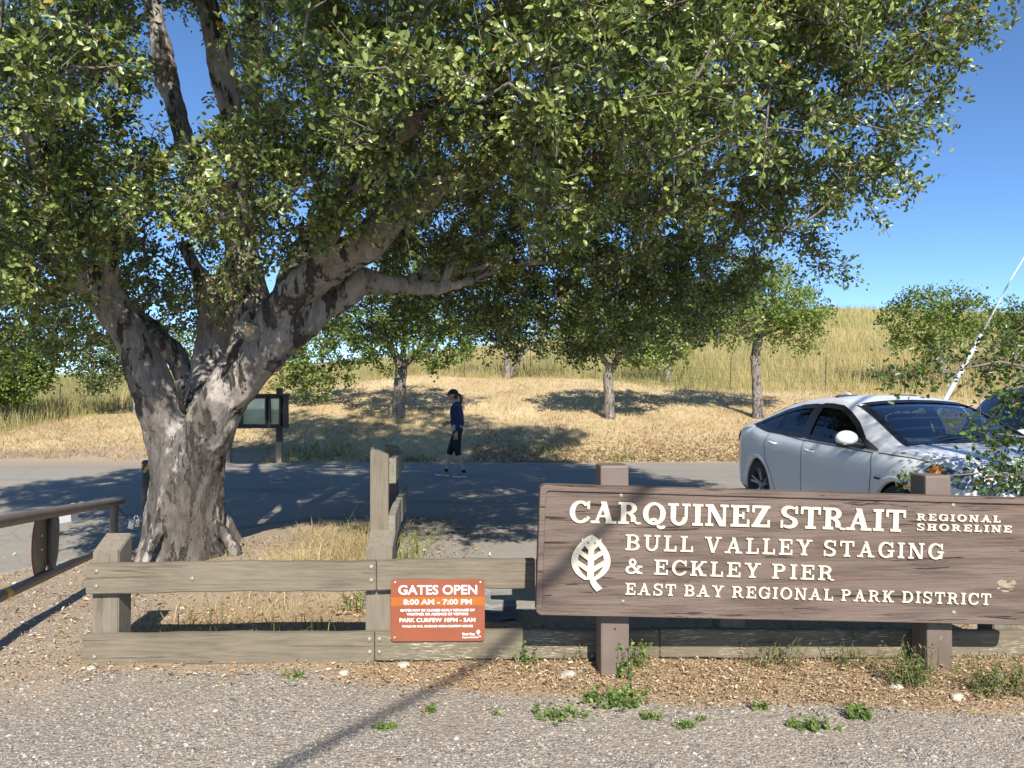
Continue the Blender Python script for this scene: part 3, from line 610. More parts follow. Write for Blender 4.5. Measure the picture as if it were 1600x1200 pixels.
    for i in range(24):   # the top of the tree
        L.append((np.array((rng.uniform(-5.6, 3.4), rng.uniform(7, 11), rng.uniform(8.8, 10.6))), np.array((1.2, 1.2, .9))))
    for i in range(16):   # boughs over the near side, above the picture
        x, y = rng.uniform(-7, -.8), rng.uniform(3.2, 6.4); z = 1.9 + y * .55 + rng.uniform(1.1, 2.4)
        if y + 1.24 * z < 8.2: continue
        L.append((np.array((x, y, z)), np.array((1., 1., .75))))
    cs, outs = [], []
    hub = np.array((-2.2, 7.4, 3.4))
    for c, r in L:
        n = int(42 * rng.uniform(.55, 1.35) * (r[0] / .8) ** 2.1); d = rand_dirs(n); q = rng.uniform(.35, 1., (n, 1)) ** .6
        o = (c - hub) / np.linalg.norm(c - hub); cs.append(c + d * q * r); oo = d * .7 + o * .5; outs.append(oo / np.linalg.norm(oo, axis=1, keepdims=True))
    cs = np.vstack(cs); outs = np.vstack(outs)
    keep = (cs[:, 1] + 1.24 * cs[:, 2] > 6.9) & (cs[:, 2] > 1.9)
    # lower hanging fringe is uneven
    keep &= rng.uniform(size=len(cs)) > .16
    cs, outs = cs[keep], outs[keep]
    sk = np.vstack(skel); srr = np.concatenate(skr); m = (sk[:, 2] > 2.1) & (srr < .2)
    A, B, ra, rb = grow(sk[m], None, cs)
    pos, d, nn, sz, tw = sprays(cs, outs, 88, .27, .053, .65)
    tr = np.full(len(tw[0]), .0045)
    A = np.vstack([A, tw[0]]); B = np.vstack([B, tw[1]]); ra = np.concatenate([ra, tr]); rb = np.concatenate([rb, tr * .5])
    # bare grey twigs inside the crown
    j = rng.choice(len(cs), 3800); b0 = cs[j] - outs[j] * .18; bd = rand_dirs(len(j), -.2) * rng.uniform(.15, .42, (len(j), 1))
    A = np.vstack([A, b0]); B = np.vstack([B, b0 + bd]); ra = np.concatenate([ra, np.full(len(j), .005)]); rb = np.concatenate([rb, np.full(len(j), .002)])
    v, f = tubes_arrays(A, B, ra, rb, 4); link('branches', npmesh('branches', v, f), M['twig'], t)
    leaves('crown', pos, d, nn, sz, M['leaf'], t, wid=.27)
    print('main oak leaves', len(pos), 'sprays', len(cs), flush=True)
big_oak()

def small_tree(label, trunk, lobes, leaf=.10, mat='leaf_b', per=34, dens=20, bare=None, name='oak_tree', cat='tree', group='oaks on the slope', spread=.34, ntw=5, wid=.34, bark='bark2', gap=.12, twig=.013):
    """trunk: list of limbs [(px,py,d,r)]; lobes: (px,py,d,rx,rz)"""
    base = P(*trunk[0][0][:3]); gz = Hz(base.x, base.y)
    t = thing(name, label, cat, (base.x, base.y, gz), 0, group)
    mb = MB(); skel = []
    for i, lbm in enumerate(trunk):
        pts = [P(a, b, c) for a, b, c, _ in lbm]; rd = [x[3] for x in lbm]
        if i == 0: pts.insert(0, Vector((pts[0].x, pts[0].y, gz - .15))); rd.insert(0, rd[0] * 1.35)
        p, r = spline(pts, rd, .15); p = p + rng.normal(0, .012, p.shape); mb.tube(p, r, 9); skel.append(p)
    mb.build('trunk', M[bark], t, smooth=True)
    cs, outs = [], []
    for px, py, d, rx, rz in lobes:
        c = np.array(P(px, py, d)); n = max(5, int(1.7 * dens * (rx / .9) ** 2)); dd = rand_dirs(n); q = rng.uniform(.4, 1., (n, 1)) ** .5
        cs.append(c + dd * q * [rx, rx, rz]); outs.append(dd)
    cs = np.vstack(cs); outs = np.vstack(outs); k = rng.uniform(size=len(cs)) > gap; cs, outs = cs[k], outs[k]
    sk = np.vstack(skel); sk = sk[sk[:, 2] > gz + .35 * (sk[:, 2].max() - gz)]
    A, B, ra, rb = grow(sk, None, cs, twig)
    if bare:
        for lbm in bare:
            p, r = spline([P(a, b, c) for a, b, c, _ in lbm], [x[3] for x in lbm], .2)
            A = np.vstack([A, p[:-1]]); B = np.vstack([B, p[1:]]); ra = np.concatenate([ra, r[:-1]]); rb = np.concatenate([rb, r[1:]])
    v, f = tubes_arrays(A, B, ra, rb, 4); link('branches', npmesh('branches', v, f), M[bark], t)
    pos, d, nn, sz, tw = sprays(cs, outs, per, spread, leaf, .5, ntw, .06)
    leaves('crown', pos, d, nn, sz, M[mat], t, wid=wid); return t
M['pole_bark'] = make_bark('white painted bark', (.62, .60, .56), (.45, .42, .38), (.2, .18, .15), 3., .15)
M['leaf_shrub'] = leafmat('shrub oak leaves', (.03, .06, .012), (.085, .13, .028), .03, .3, .35, .5)
def back_trees():
    g = None
    # middle of the slope
    small_tree('oak on the slope behind the walker, blackened trunk forking low', [[(623, 652, 22.5, .20), (624, 610, 22.5, .185), (627, 572, 22.5, .19)], [(627, 572, 22.5, .14), (610, 545, 22.3, .11), (585, 520, 22, .08)], [(628, 572, 22.5, .12), (650, 552, 22.3, .09), (668, 530, 22, .06)], [(628, 572, 22.5, .1), (632, 520, 22.5, .08), (640, 470, 22.5, .05)]],
        [(590, 530, 22, .9, .6), (640, 520, 21.6, .9, .6), (690, 535, 22.3, .9, .6), (560, 500, 22.5, .9, .7), (620, 480, 22.5, 1.2, .8), (690, 490, 22.5, 1.1, .8), (735, 510, 22.8, .8, .6), (600, 560, 21.6, .4, .25), (690, 568, 22, .4, .22), (720, 555, 22.2, .35, .2), (650, 440, 22.8, 1.2, .8)], dens=26)
    small_tree('oak with a forked pale trunk in the centre of the slope', [[(953, 658, 22.5, .17), (952, 620, 22.5, .155), (950, 592, 22.5, .15), (954, 575, 22.5, .14)], [(954, 578, 22.5, .11), (941, 556, 22.3, .09), (930, 530, 22, .06)], [(955, 578, 22.5, .10), (966, 556, 22.6, .085), (978, 530, 22.8, .06)]],
        [(900, 530, 22, .6, .45), (940, 510, 22, 1.0, .7), (990, 525, 22.2, 1.0, .7), (1040, 520, 22.4, .9, .6), (1010, 555, 21.9, .55, .3), (960, 470, 22.5, 1.2, .8), (1040, 475, 22.8, 1.1, .8), (1090, 505, 22.8, .7, .5), (885, 500, 22.4, .6, .5)], mat='leaf', dens=30, per=40)
    small_tree('tall bright green oak with a straight bare trunk rear of the white car', [[(1184, 642, 22.5, .17), (1182, 600, 22.5, .14), (1180, 560, 22.5, .13), (1184, 530, 22.5, .14)], [(1184, 532, 22.5, .1), (1172, 510, 22.4, .08), (1155, 480, 22.2, .05)], [(1184, 532, 22.5, .11), (1200, 500, 22.5, .08), (1215, 465, 22.5, .05)], [(1186, 528, 22.5, .07), (1215, 514, 22.4, .05), (1245, 505, 22.3, .035)]],
        [(1190, 440, 22.5, .85, .6), (1150, 470, 22.4, .75, .5), (1210, 470, 22, 1.0, .6), (1250, 490, 22.4, .85, .6), (1275, 500, 22.6, .5, .45), (1180, 495, 22, .8, .4), (1135, 500, 22.6, .6, .4), (1235, 530, 22.2, .5, .25), (1250, 545, 22.3, .28, .16), (1130, 525, 22.4, .45, .25), (1165, 425, 22.8, .5, .35), (1210, 430, 22.7, .55, .35), (1110, 510, 22.5, .35, .3), (1245, 455, 22.8, .45, .3)], dens=36, leaf=.085, mat='leaf_d')
    small_tree('round crowned oak leaning left beside the white mast', [[(1482, 618, 28, .19), (1476, 590, 28, .16), (1468, 560, 28, .15), (1460, 543, 28, .12)], [(1468, 560, 28, .1), (1480, 530, 28, .08), (1500, 505, 28, .05)], [(1460, 545, 28, .1), (1438, 530, 27.8, .07), (1415, 515, 27.6, .05)]],
        [(1410, 500, 27.6, .75, .6), (1440, 480, 27.8, .9, .6), (1480, 478, 28, .9, .6), (1510, 490, 28.2, .8, .6), (1425, 525, 27.5, .55, .4), (1470, 515, 27.4, .8, .5), (1500, 520, 28, .7, .5), (1398, 535, 27.7, .35, .3), (1455, 540, 27.4, .5, .25), (1452, 570, 27.6, .3, .16), (1395, 495, 27.8, .3, .3)], dens=28)
    small_tree('oak crown at the right edge behind the dark car', [[(1590, 610, 31, .18), (1588, 560, 31, .14), (1580, 530, 31, .1)]], [(1545, 505, 31, .75, .6), (1580, 490, 31, .8, .5), (1620, 500, 31, 1, .7), (1560, 530, 30.6, .7, .5), (1610, 540, 30.8, .9, .5), (1590, 515, 31.5, .9, .6)], dens=24)
    small_tree('slender oak with white trunk and bare side limb by the wire fence', [[(792, 598, 31, .16), (793, 560, 31, .135), (792, 530, 31, .13), (795, 490, 31, .1)], [(797, 590, 31, .1), (808, 565, 30.8, .085), (824, 545, 30.6, .07), (850, 528, 30.4, .04)], [(812, 560, 30.8, .05), (822, 530, 30.8, .035), (818, 505, 30.8, .025)]],
        [(760, 495, 31, 1.0, .7), (810, 480, 31, 1.1, .7), (860, 500, 31, .8, .6), (890, 525, 30.8, .6, .35), (730, 520, 31, .6, .4), (850, 545, 30.6, .3, .2)], dens=18, mat='leaf_c', bare=[[(824, 545, 30.6, .04), (836, 545, 30.6, .03), (858, 538, 30.6, .015)], [(808, 565, 30.8, .035), (822, 562, 30.8, .02), (834, 570, 30.8, .01)], [(815, 553, 30.8, .03), (806, 535, 30.8, .02), (800, 515, 30.8, .012)], [(835, 535, 30.5, .03), (846, 512, 30.4, .015)]])
    small_tree('oak standing partly behind the forked oak, pale short trunk', [[(1044, 600, 30, .18), (1043, 575, 30, .16), (1041, 550, 30, .14), (1040, 520, 30, .1)]], [(1010, 530, 30, .8, .6), (1050, 535, 29.6, .75, .5), (1035, 500, 30, 1.0, .7), (1075, 520, 30.2, .6, .5), (1060, 560, 29.7, .4, .25), (1000, 560, 29.8, .4, .3)], dens=24)
    small_tree('bushy pale oak behind the notice board', [[(472, 632, 25, .13), (470, 600, 25, .12), (476, 565, 25, .1)], [(470, 605, 25, .09), (500, 590, 24.8, .07), (530, 560, 24.6, .05)], [(472, 605, 25, .08), (455, 575, 25, .06)]],
        [(450, 560, 25, .9, .7), (490, 530, 25, 1.0, .8), (530, 540, 24.8, .8, .7), (470, 590, 24.6, .7, .45), (510, 575, 24.6, .6, .45), (545, 520, 24.9, .6, .5), (440, 530, 25.2, .8, .6), (495, 610, 24.6, .4, .25), (535, 580, 24.5, .35, .3), (450, 610, 24.8, .4, .25)], dens=30, gap=.2)
    small_tree('dense round oak at the left edge above the dark bank', [[(18, 655, 25, .2), (18, 620, 25, .17), (22, 580, 25, .13)]], [(-20, 560, 25, 1.1, .9), (30, 560, 24.6, 1.0, .8), (10, 600, 24.4, .9, .6), (50, 590, 24.6, .6, .5), (-30, 610, 24.5, .9, .6), (25, 535, 25, .7, .45), (60, 565, 24.8, .45, .4), (-60, 580, 25, 1.2, 1.0)], dens=46, per=40, gap=.05)
    small_tree('grey green oak leaning over the bank left of the big trunk', [[(214, 632, 26, .14), (205, 600, 26, .12), (192, 565, 26, .1), (175, 540, 26, .07)]], [(140, 555, 26, .9, .7), (180, 550, 25.6, .9, .7), (220, 560, 25.6, 1.0, .8), (160, 585, 25.4, .6, .4), (120, 570, 26, .5, .4), (140, 605, 25.6, .4, .2), (240, 600, 25.8, .5, .4), (185, 520, 26.2, .9, .5), (240, 530, 26, .9, .6)], dens=36, mat='leaf_c', gap=.18)
    small_tree('white trunked oak at the foot of the bank, mostly hidden by the big trunk', [[(236, 694, 19.5, .12), (236, 660, 19.5, .11), (244, 610, 19.5, .1), (255, 560, 19.6, .08)]], [(280, 560, 19.8, .8, .6), (320, 545, 20, .8, .7), (350, 575, 20, .6, .5), (300, 590, 19.6, .5, .35), (390, 560, 20.4, .6, .5)], dens=20, bark='pole_bark')
    # the oak shrub in front of the white car
    small_tree('leafy oak shrub reaching in front of the white car bonnet', [[(1900, 960, 4.9, .09), (1895, 800, 4.9, .08), (1880, 640, 4.85, .07), (1850, 450, 4.75, .06), (1830, 280, 4.7, .04)], [(1885, 680, 4.9, .05), (2150, 150, 4.2, .05), (2700, -500, 3.0, .04), (3600, -1250, 2.1, .02)], [(1890, 790, 4.9, .03), (1740, 720, 4.95, .018), (1650, 690, 4.95, .009), (1560, 680, 4.95, .004)], [(1885, 680, 4.9, .03), (1740, 590, 5.0, .016), (1560, 570, 5.1, .008), (1440, 590, 5.1, .004)], [(1895, 830, 4.9, .025), (1750, 780, 4.9, .014), (1620, 750, 4.9, .007), (1530, 745, 4.9, .004)]],
        [(1640, 740, 5.0, .36, .3), (1590, 590, 5.1, .26, .16), (1530, 580, 5.15, .16, .1), (1490, 560, 5.2, .13, .06), (1440, 590, 5.2, .11, .04), (1400, 588, 5.2, .05, .02), (1590, 745, 4.95, .13, .1), (1535, 672, 5, .06, .03), (1540, 745, 4.95, .08, .05), (1440, 752, 4.9, .035, .02), (1650, 540, 5.1, .25, .25), (1600, 510, 5.2, .1, .07), (1680, 680, 5.2, .6, .6), (1555, 700, 5, .09, .05), (1595, 725, 4.9, .13, .1), (1600, 760, 4.8, .25, .15), (1540, 540, 5.3, .1, .06), (1600, 560, 5.0, .2, .1), (1780, 700, 5.0, .5, .5), (1760, 560, 5.0, .5, .4), (3500, -1300, 2.1, .8, .6), (3900, -1450, 2.0, .8, .6), (3000, -950, 2.5, .6, .45), (4300, -1500, 1.8, .8, .6), (1720, 600, 5.05, .3, .25), (1950, 600, 4.9, .6, .6)],  # high lobes out of view, with their limb, are added to dapple shade on the bonnet
        leaf=.042, mat='leaf_shrub', per=22, dens=75, name='oak_shrub', cat='shrub', group=None, spread=.09, ntw=4, wid=.27, gap=.1, bark='twig', twig=.0045)
back_trees()
# ---------------------------------------------------------------- slab serif lettering for the carved sign
def glyph(ch, s, t):
    """strokes of a slab serif capital: (list of polygons, advance); cap height 1, stem s, thin t"""
    Pz = []; e = .11; sf = t * .92
    def rect(a, b, c, d): Pz.append([(a, b), (c, b), (c, d), (a, d)])
    def dia(xa, xb, xc, xd, y0=0., y1=1.): Pz.append([(xa, y0), (xb, y0), (xd, y1), (xc, y1)])
    def arc(cx, cy, rx, ry, a0, a1, s_=None, t_=None, n=22):
        s_ = s_ or s; t_ = t_ or t; o, i = [], []
        for k in range(n + 1):
            a = R(a0 + (a1 - a0) * k / n); o.append((cx + rx * math.cos(a), cy + ry * math.sin(a))); i.append((cx + (rx - s_) * math.cos(a), cy + (ry - t_) * math.sin(a)))
        for k in range(n): Pz.append([o[k], o[k + 1], i[k + 1], i[k]])
    def serif(cx, y, w=s): rect(cx - w / 2 - e, y, cx + w / 2 + e, y + sf)
    def stem(x, top=True, bot=True, w=s):
        rect(x, 0, x + w, 1)
        if bot: serif(x + w / 2, 0, w)
        if top: serif(x + w / 2, 1 - sf, w)
    x0 = e
    if ch == 'I': stem(x0); return Pz, s + 2 * e
    if ch == 'L':
        w = .74; stem(x0); rect(x0, 0, w, t); rect(w - .10, 0, w, .34); return Pz, w
    if ch in 'E':
        w = .80; stem(x0); rect(x0, 0, w, t); rect(w - .10, 0, w, .33); rect(x0, 1 - t, w - .02, 1); rect(w - .12, .69, w - .02, 1)
        rect(x0, .46, .55, .46 + t * .9); rect(.50, .36, .58, .68); return Pz, w
    if ch == 'T':
        w = .84; rect(0, 1 - t, w, 1); rect(0, .66, .10, 1); rect(w - .10, .66, w, 1); stem(w / 2 - s / 2, top=False); return Pz, w
    if ch == 'H': w = .95; stem(x0); stem(w - e - s); rect(x0, .5 - t / 2, w - e, .5 + t / 2); return Pz, w
    if ch == 'N':
        w = .98; q = t * 1.05; stem(x0, w=q); stem(w - e - q, bot=False, w=q); dia(w - e - s * 1.15, w - e, x0 - .03, x0 + s * 1.1 - .03); return Pz, w
    if ch == 'Z':
        w = .78; rect(0, 0, w, t); rect(w - .10, 0, w, .33); rect(.02, 1 - t, w, 1); rect(.02, .68, .12, 1); dia(0, s * 1.15, w - s * 1.15, w); return Pz, w
    if ch == 'A':
        w = 1.0; m = .48; dia(.10, .10 + t, m - t * .2, m + t * .9); dia(w - .12 - s * 1.08, w - .12, m - s * .55, m + s * .5); rect(.22, .28, w - .25, .28 + t * .85); serif(.14, 0, t * 1.3); serif(w - .2, 0, s * 1.05); return Pz, w
    if ch == 'V':
        w = .98; m = .5; dia(m - s * .6, m + s * .5, .10, .10 + s * 1.08); dia(m - t * .5, m + t * .55, w - .12 - t, w - .12); serif(.19, 1 - sf, s); serif(w - .17, 1 - sf, t * 1.2); return Pz, w
    if ch == 'Y':
        w = .94; m = .47; rect(m - s / 2, 0, m + s / 2, .48); serif(m, 0); dia(m - s / 2, m + s / 2, .10, .10 + s * 1.08, .44); dia(m - t * .3, m + s / 2, w - .12 - t, w - .10, .44); serif(.19, 1 - sf, s); serif(w - .16, 1 - sf, t * 1.2); return Pz, w
    if ch == 'K':
        w = .95; stem(x0); dia(x0 + s - .04, x0 + s + t, w - .14 - t, w - .10, .40); dia(w - .12 - s * 1.1, w - .12, x0 + s + .06, x0 + s * 2 + .10, 0, .58); serif(w - .19, 0, s); serif(w - .17, 1 - sf, t * 1.2); return Pz, w
    if ch == 'U':
        w = .94; q = t * 1.05; rect(x0, .36, x0 + s, 1); serif(x0 + s / 2, 1 - sf); rect(w - e - q, .36, w - e, 1); serif(w - e - q / 2, 1 - sf, q); arc(w / 2, .37, (w - 2 * e) / 2, .385, 180, 360, s * .9, t * 1.1); return Pz, w
    if ch == 'D':
        w = .92; stem(x0); rect(x0, 0, .45, sf); rect(x0, 1 - sf, .45, 1); arc(.44, .5, w - .44, .5, -90, 90, s, sf); return Pz, w
    if ch in 'PRB':
        w = .84 if ch != 'R' else .94
        stem(x0); rect(x0, 1 - sf, .45, 1); rect(x0, .46, .45, .46 + sf); arc(.44, .73, .34, .27, -90, 90, s * .95, sf)
        if ch == 'B': rect(x0, 0, .46, sf); arc(.46, .27, .37, .27, -90, 90, s, sf)
        if ch == 'R': arc(.42, .22, .33, .31, 0, 90, s * .95, sf); rect(.75 - s * .95, .10, .75, .23); arc(.85, .11, .16, .12, 180, 330, s * .55, sf * .8)
        return Pz, w
    if ch == 'C':
        w = .84; arc(.46, .5, .46, .52, 42, 318); rect(w - .10, .64, w, 1.0); arc(.46, .5, .46, .52, 318, 332, s * .6, t); return Pz, w
    if ch == 'G':
        w = .94; arc(.47, .5, .47, .52, 42, 335); rect(w - .16, .64, w - .06, 1.0); rect(.72, .04, .72 + s * .8, .44); rect(.56, .40, w + .02, .40 + sf); return Pz, w
    if ch in 'OQ':
        w = .96; arc(.48, .5, .48, .52, 0, 360, n=40)
        if ch == 'Q': arc(.46, .08, .20, .22, 10, 180, t * 1.1, t); arc(.78, -.02, .20, .18, 190, 345, t * 1.2, t)
        return Pz, w
    if ch == 'S':
        w = .76; arc(.37, .745, .34, .275, 60, 270, s * .95, t * 1.1); arc(.39, .255, .35, .275, -120, 90, s * .95, t * 1.1); dia(.30, .50, .28, .46, .46, .54); rect(w - .13, .66, w - .03, 1.0); rect(0.02, 0, .12, .35)
        arc(.37, .745, .34, .275, 40, 60, s * .5, t); arc(.39, .255, .35, .275, -140, -120, s * .5, t); return Pz, w
    if ch == '&':
        w = .98; arc(.40, .76, .22, .25, 0, 360, t * 1.3, t); arc(.34, .26, .34, .28, 60, 330, s * .9, t); dia(.70, .96, .20, .20 + s, 0, .70); dia(.50, .50 + t, .78, .78 + t, .10, .48); rect(.66, .44, .98, .44 + sf); rect(.70, 0, .99, sf); return Pz, w
    return [], .42
def serif_text(mb, text, o, u, v, n, width, cap, s=.2, t=.115, gap=.13, z=.006):
    tot = 0.; lay = []
    for ch in text:
        if ch == ' ': tot += .46; continue
        g, a = glyph(ch, s, t); lay.append((g, tot)); tot += a + gap
    tot -= gap; sx = width / tot; q = 0
    for g, x in lay:
        for poly in g:
            q += 1
            mb.prism([((x + a) * sx, b * cap) for a, b in poly], o, u, v, n, z + (q % 23) * .00004)

# ---------------------------------------------------------------- the carved park sign
def rrect(x0, y0, x1, y1, r, n=6):
    out = []
    for cx, cy, a in ((x1 - r, y0 + r, -90), (x1 - r, y1 - r, 0), (x0 + r, y1 - r, 90), (x0 + r, y0 + r, 180)):
        out += [(cx + r * math.cos(R(a + 90 * k / n)), cy + r * math.sin(R(a + 90 * k / n))) for k in range(n + 1)]
    return out
def park_sign():
    BL = P(837, 961, 4.0); BRt = P(1600, 976.5, 4.14)
    u = (BRt - BL).normalized(); n = Vector((u.y, -u.x, 0)).normalized(); v = u.cross(-n).normalized()
    if v.z < 0: v = -v
    def uv(px, py):
        o = Vector((0, 0, CAM_H)); d = P(px, py, 5) - o; tt = (BL - o).dot(n) / d.dot(n); q = o + d * tt - BL; return q.dot(u), q.dot(v)
    Wd = uv(1600, 976)[0] + .075; Hd = uv(842, 757)[1]
    t = thing('park_sign', 'long brown carved wooden park sign with raised cream lettering on two posts', 'sign', (BL.x + Wd / 2, BL.y, 0))
    TH = .075
    Mr = Matrix((u, -n, v)).transposed()
    b = MB(); back = BL - n * TH
    b.prism(rrect(0, 0, Wd, Hd, .034), BL - n * TH, u, v, n, TH - .008)
    bo = b.build('board', M['sign'], t)
    # raised frame round the edge
    f = MB(); oo, ii = rrect(0, 0, Wd, Hd, .034), rrect(.034, .034, Wd - .034, Hd - .034, .022); k = len(oo)
    def at(p, dz): return BL + u * p[0] + v * p[1] + n * dz
    rows = [[at(oo[i % k], -.02) for i in range(k + 1)], [at(oo[i % k], .0) for i in range(k + 1)]]
    cx, cy = Wd / 2, Hd / 2
    for q, dz in ((.004, .004), (.03, .004), (.034, -.002), (.0345, -.009)):
        rows.append([at((o[0] + (i_[0] - o[0]) * q / .034, o[1] + (i_[1] - o[1]) * q / .034), dz) for o, i_ in [(oo[j % k], ii[j % k]) for j in range(k + 1)]])
    f.grid(rows); f.build('frame', M['sign'], bo)
    o8 = BL - n * .0085
    for txt, l, r, capy, s, th, gp in (
        ('CARQUINEZ', (889.5, 816.5), (1202.5, 824), 782.5, .225, .12, .10), ('STRAIT', (1218.7, 824.5), (1414.5, 831), 790.5, .225, .12, .10),
        ('REGIONAL', (1432.5, 813), (1563, 816.5), 802.5, .23, .14, .26), ('SHORELINE', (1432.5, 828.5), (1580.5, 832), 818, .23, .14, .26),
        ('BULL VALLEY STAGING', (977, 859.5), (1474, 874), 835, .18, .105, .24), ('& ECKLEY PIER', (977, 896), (1302.5, 907), 873, .18, .105, .24),
        ('EAST BAY REGIONAL PARK DISTRICT', (977, 929), (1548, 945.5), 911, .18, .11, .22)):
        a = uv(*l); e = uv(*r); cap = uv(l[0], capy)[1] - a[1]; mb = MB()
        d = (u * (e[0] - a[0]) + v * (e[1] - a[1])); w = d.length; uu = d.normalized(); vv = (v - uu * v.dot(uu)).normalized()
        serif_text(mb, txt, o8 + u * a[0] + v * a[1], uu, vv, n, w, cap, s, th, gp, .0095)
        mb.build('lettering', M['cream'], bo)
    # leaf emblem: outline ring, midrib, slanting veins and a curved stalk
    c0 = uv(924.5, 835.5); c1 = uv(925, 906); Lh = c0[1] - c1[1]; cxm = c0[0]; Wl = uv(955, 870)[0] - uv(894, 870)[0]
    mb = MB(); q = [0]
    def pr(poly):
        q[0] += 1; mb.prism(poly, o8, u, v, n, .011 + q[0] * .00006)
    def edge(sgn, k, inner):
        y = k; w = max(0., math.sin(math.pi * (.03 + .97 * y) ** .82)) ** .72 * Wl / 2
        if inner: w = max(0, w - Wl * .165)
        return (cxm + sgn * w, c1[1] + Lh * y)
    for sgn in (-1, 1):
        ks = np.linspace(0, 1, 26)
        for a, b_ in zip(ks[:-1], ks[1:]):
            p = [edge(sgn, a, 0), edge(sgn, b_, 0), edge(sgn, b_, 1), edge(sgn, a, 1)]
            pr(p if sgn > 0 else p[::-1])
    hw = Wl * .085
    pr([(cxm - hw, c1[1] + .02 * Lh), (cxm + hw, c1[1] + .02 * Lh), (cxm + hw * .8, c0[1] - Lh * .1), (cxm - hw * .8, c0[1] - Lh * .1)])
    for yb in (.12, .38, .60):
        for sgn in (-1, 1):
            ln = .36 if yb < .5 else .25; x1 = sgn * Wl * ln; dy = Lh * .22; tk = Lh * .105
            pr([(cxm, c1[1] + Lh * yb), (cxm + x1, c1[1] + Lh * yb + dy), (cxm + x1, c1[1] + Lh * yb + dy + tk), (cxm, c1[1] + Lh * yb + tk * 1.2)][::sgn])
    pts = [uv(921, 903), uv(922, 910), uv(926, 917), uv(932, 924)]; pr2 = [uv(931, 903), uv(931, 908), uv(935, 913), uv(941, 919)]
    for a in range(3): pr([pts[a], pr2[a], pr2[a + 1], pts[a + 1]][::-1])
    mb.build('leaf_emblem', M['cream'], bo)
    pm = MB()   # the bare, chipped patch at the right
    for k in range(16):
        a = uv(1572 + rng.normal(0, 7), 914 + rng.normal(0, 5)); s_ = rng.uniform(.008, .02)
        an = np.sort(rng.uniform(0, 6.28, 6)); pm.prism([(a[0] + s_ * 1.5 * math.cos(x), a[1] + s_ * .6 * math.sin(x)) for x in an], o8, u, v, n, .0012 + k * .00005)
    pm.build('bare_patch', M['palewood'], bo)
    for px, py in ((971, 775), (974, 941), (1491, 790), (1492, 958)):
        a = uv(px, py); c = o8 + u * a[0] + v * a[1]; one('ell', c, (.013, .006, .013), Mr, 12, 6).build('bolt', M['bolt'], bo, smooth=True)
    # posts behind the board
    for (pl, prr, ptop) in ((946.5, 991, 729), (1464.5, 1504.5, 745)):
        a = uv(pl, 850); e = uv(prr, 850); w = (e[0] - a[0]) * 1.02; x = (a[0] + e[0]) / 2
        top = uv((pl + prr) / 2, ptop)[1]; cen = BL + u * x - n * (TH + .001 + w * .5)
        zt_ = (BL + v * top).z + (u * x).z; gz = Hz(cen.x, cen.y) - .1
        m3 = Matrix(((u.x, -n.x, 0), (u.y, -n.y, 0), (0, 0, 1)))
        one('box', (cen.x, cen.y, (zt_ + gz) / 2), (w, w * 1.02, zt_ - gz), m3, .012).build('post', M['signpost'], t)
        k = MB(); pz = Vector((cen.x, cen.y, 0)) + n * (w * .51 + .0); 
        one('ell', pz + Vector((0, 0, .27)), (.006, .004, .006), None, 8, 5).build('nail', M['trim'], t)
park_sign()

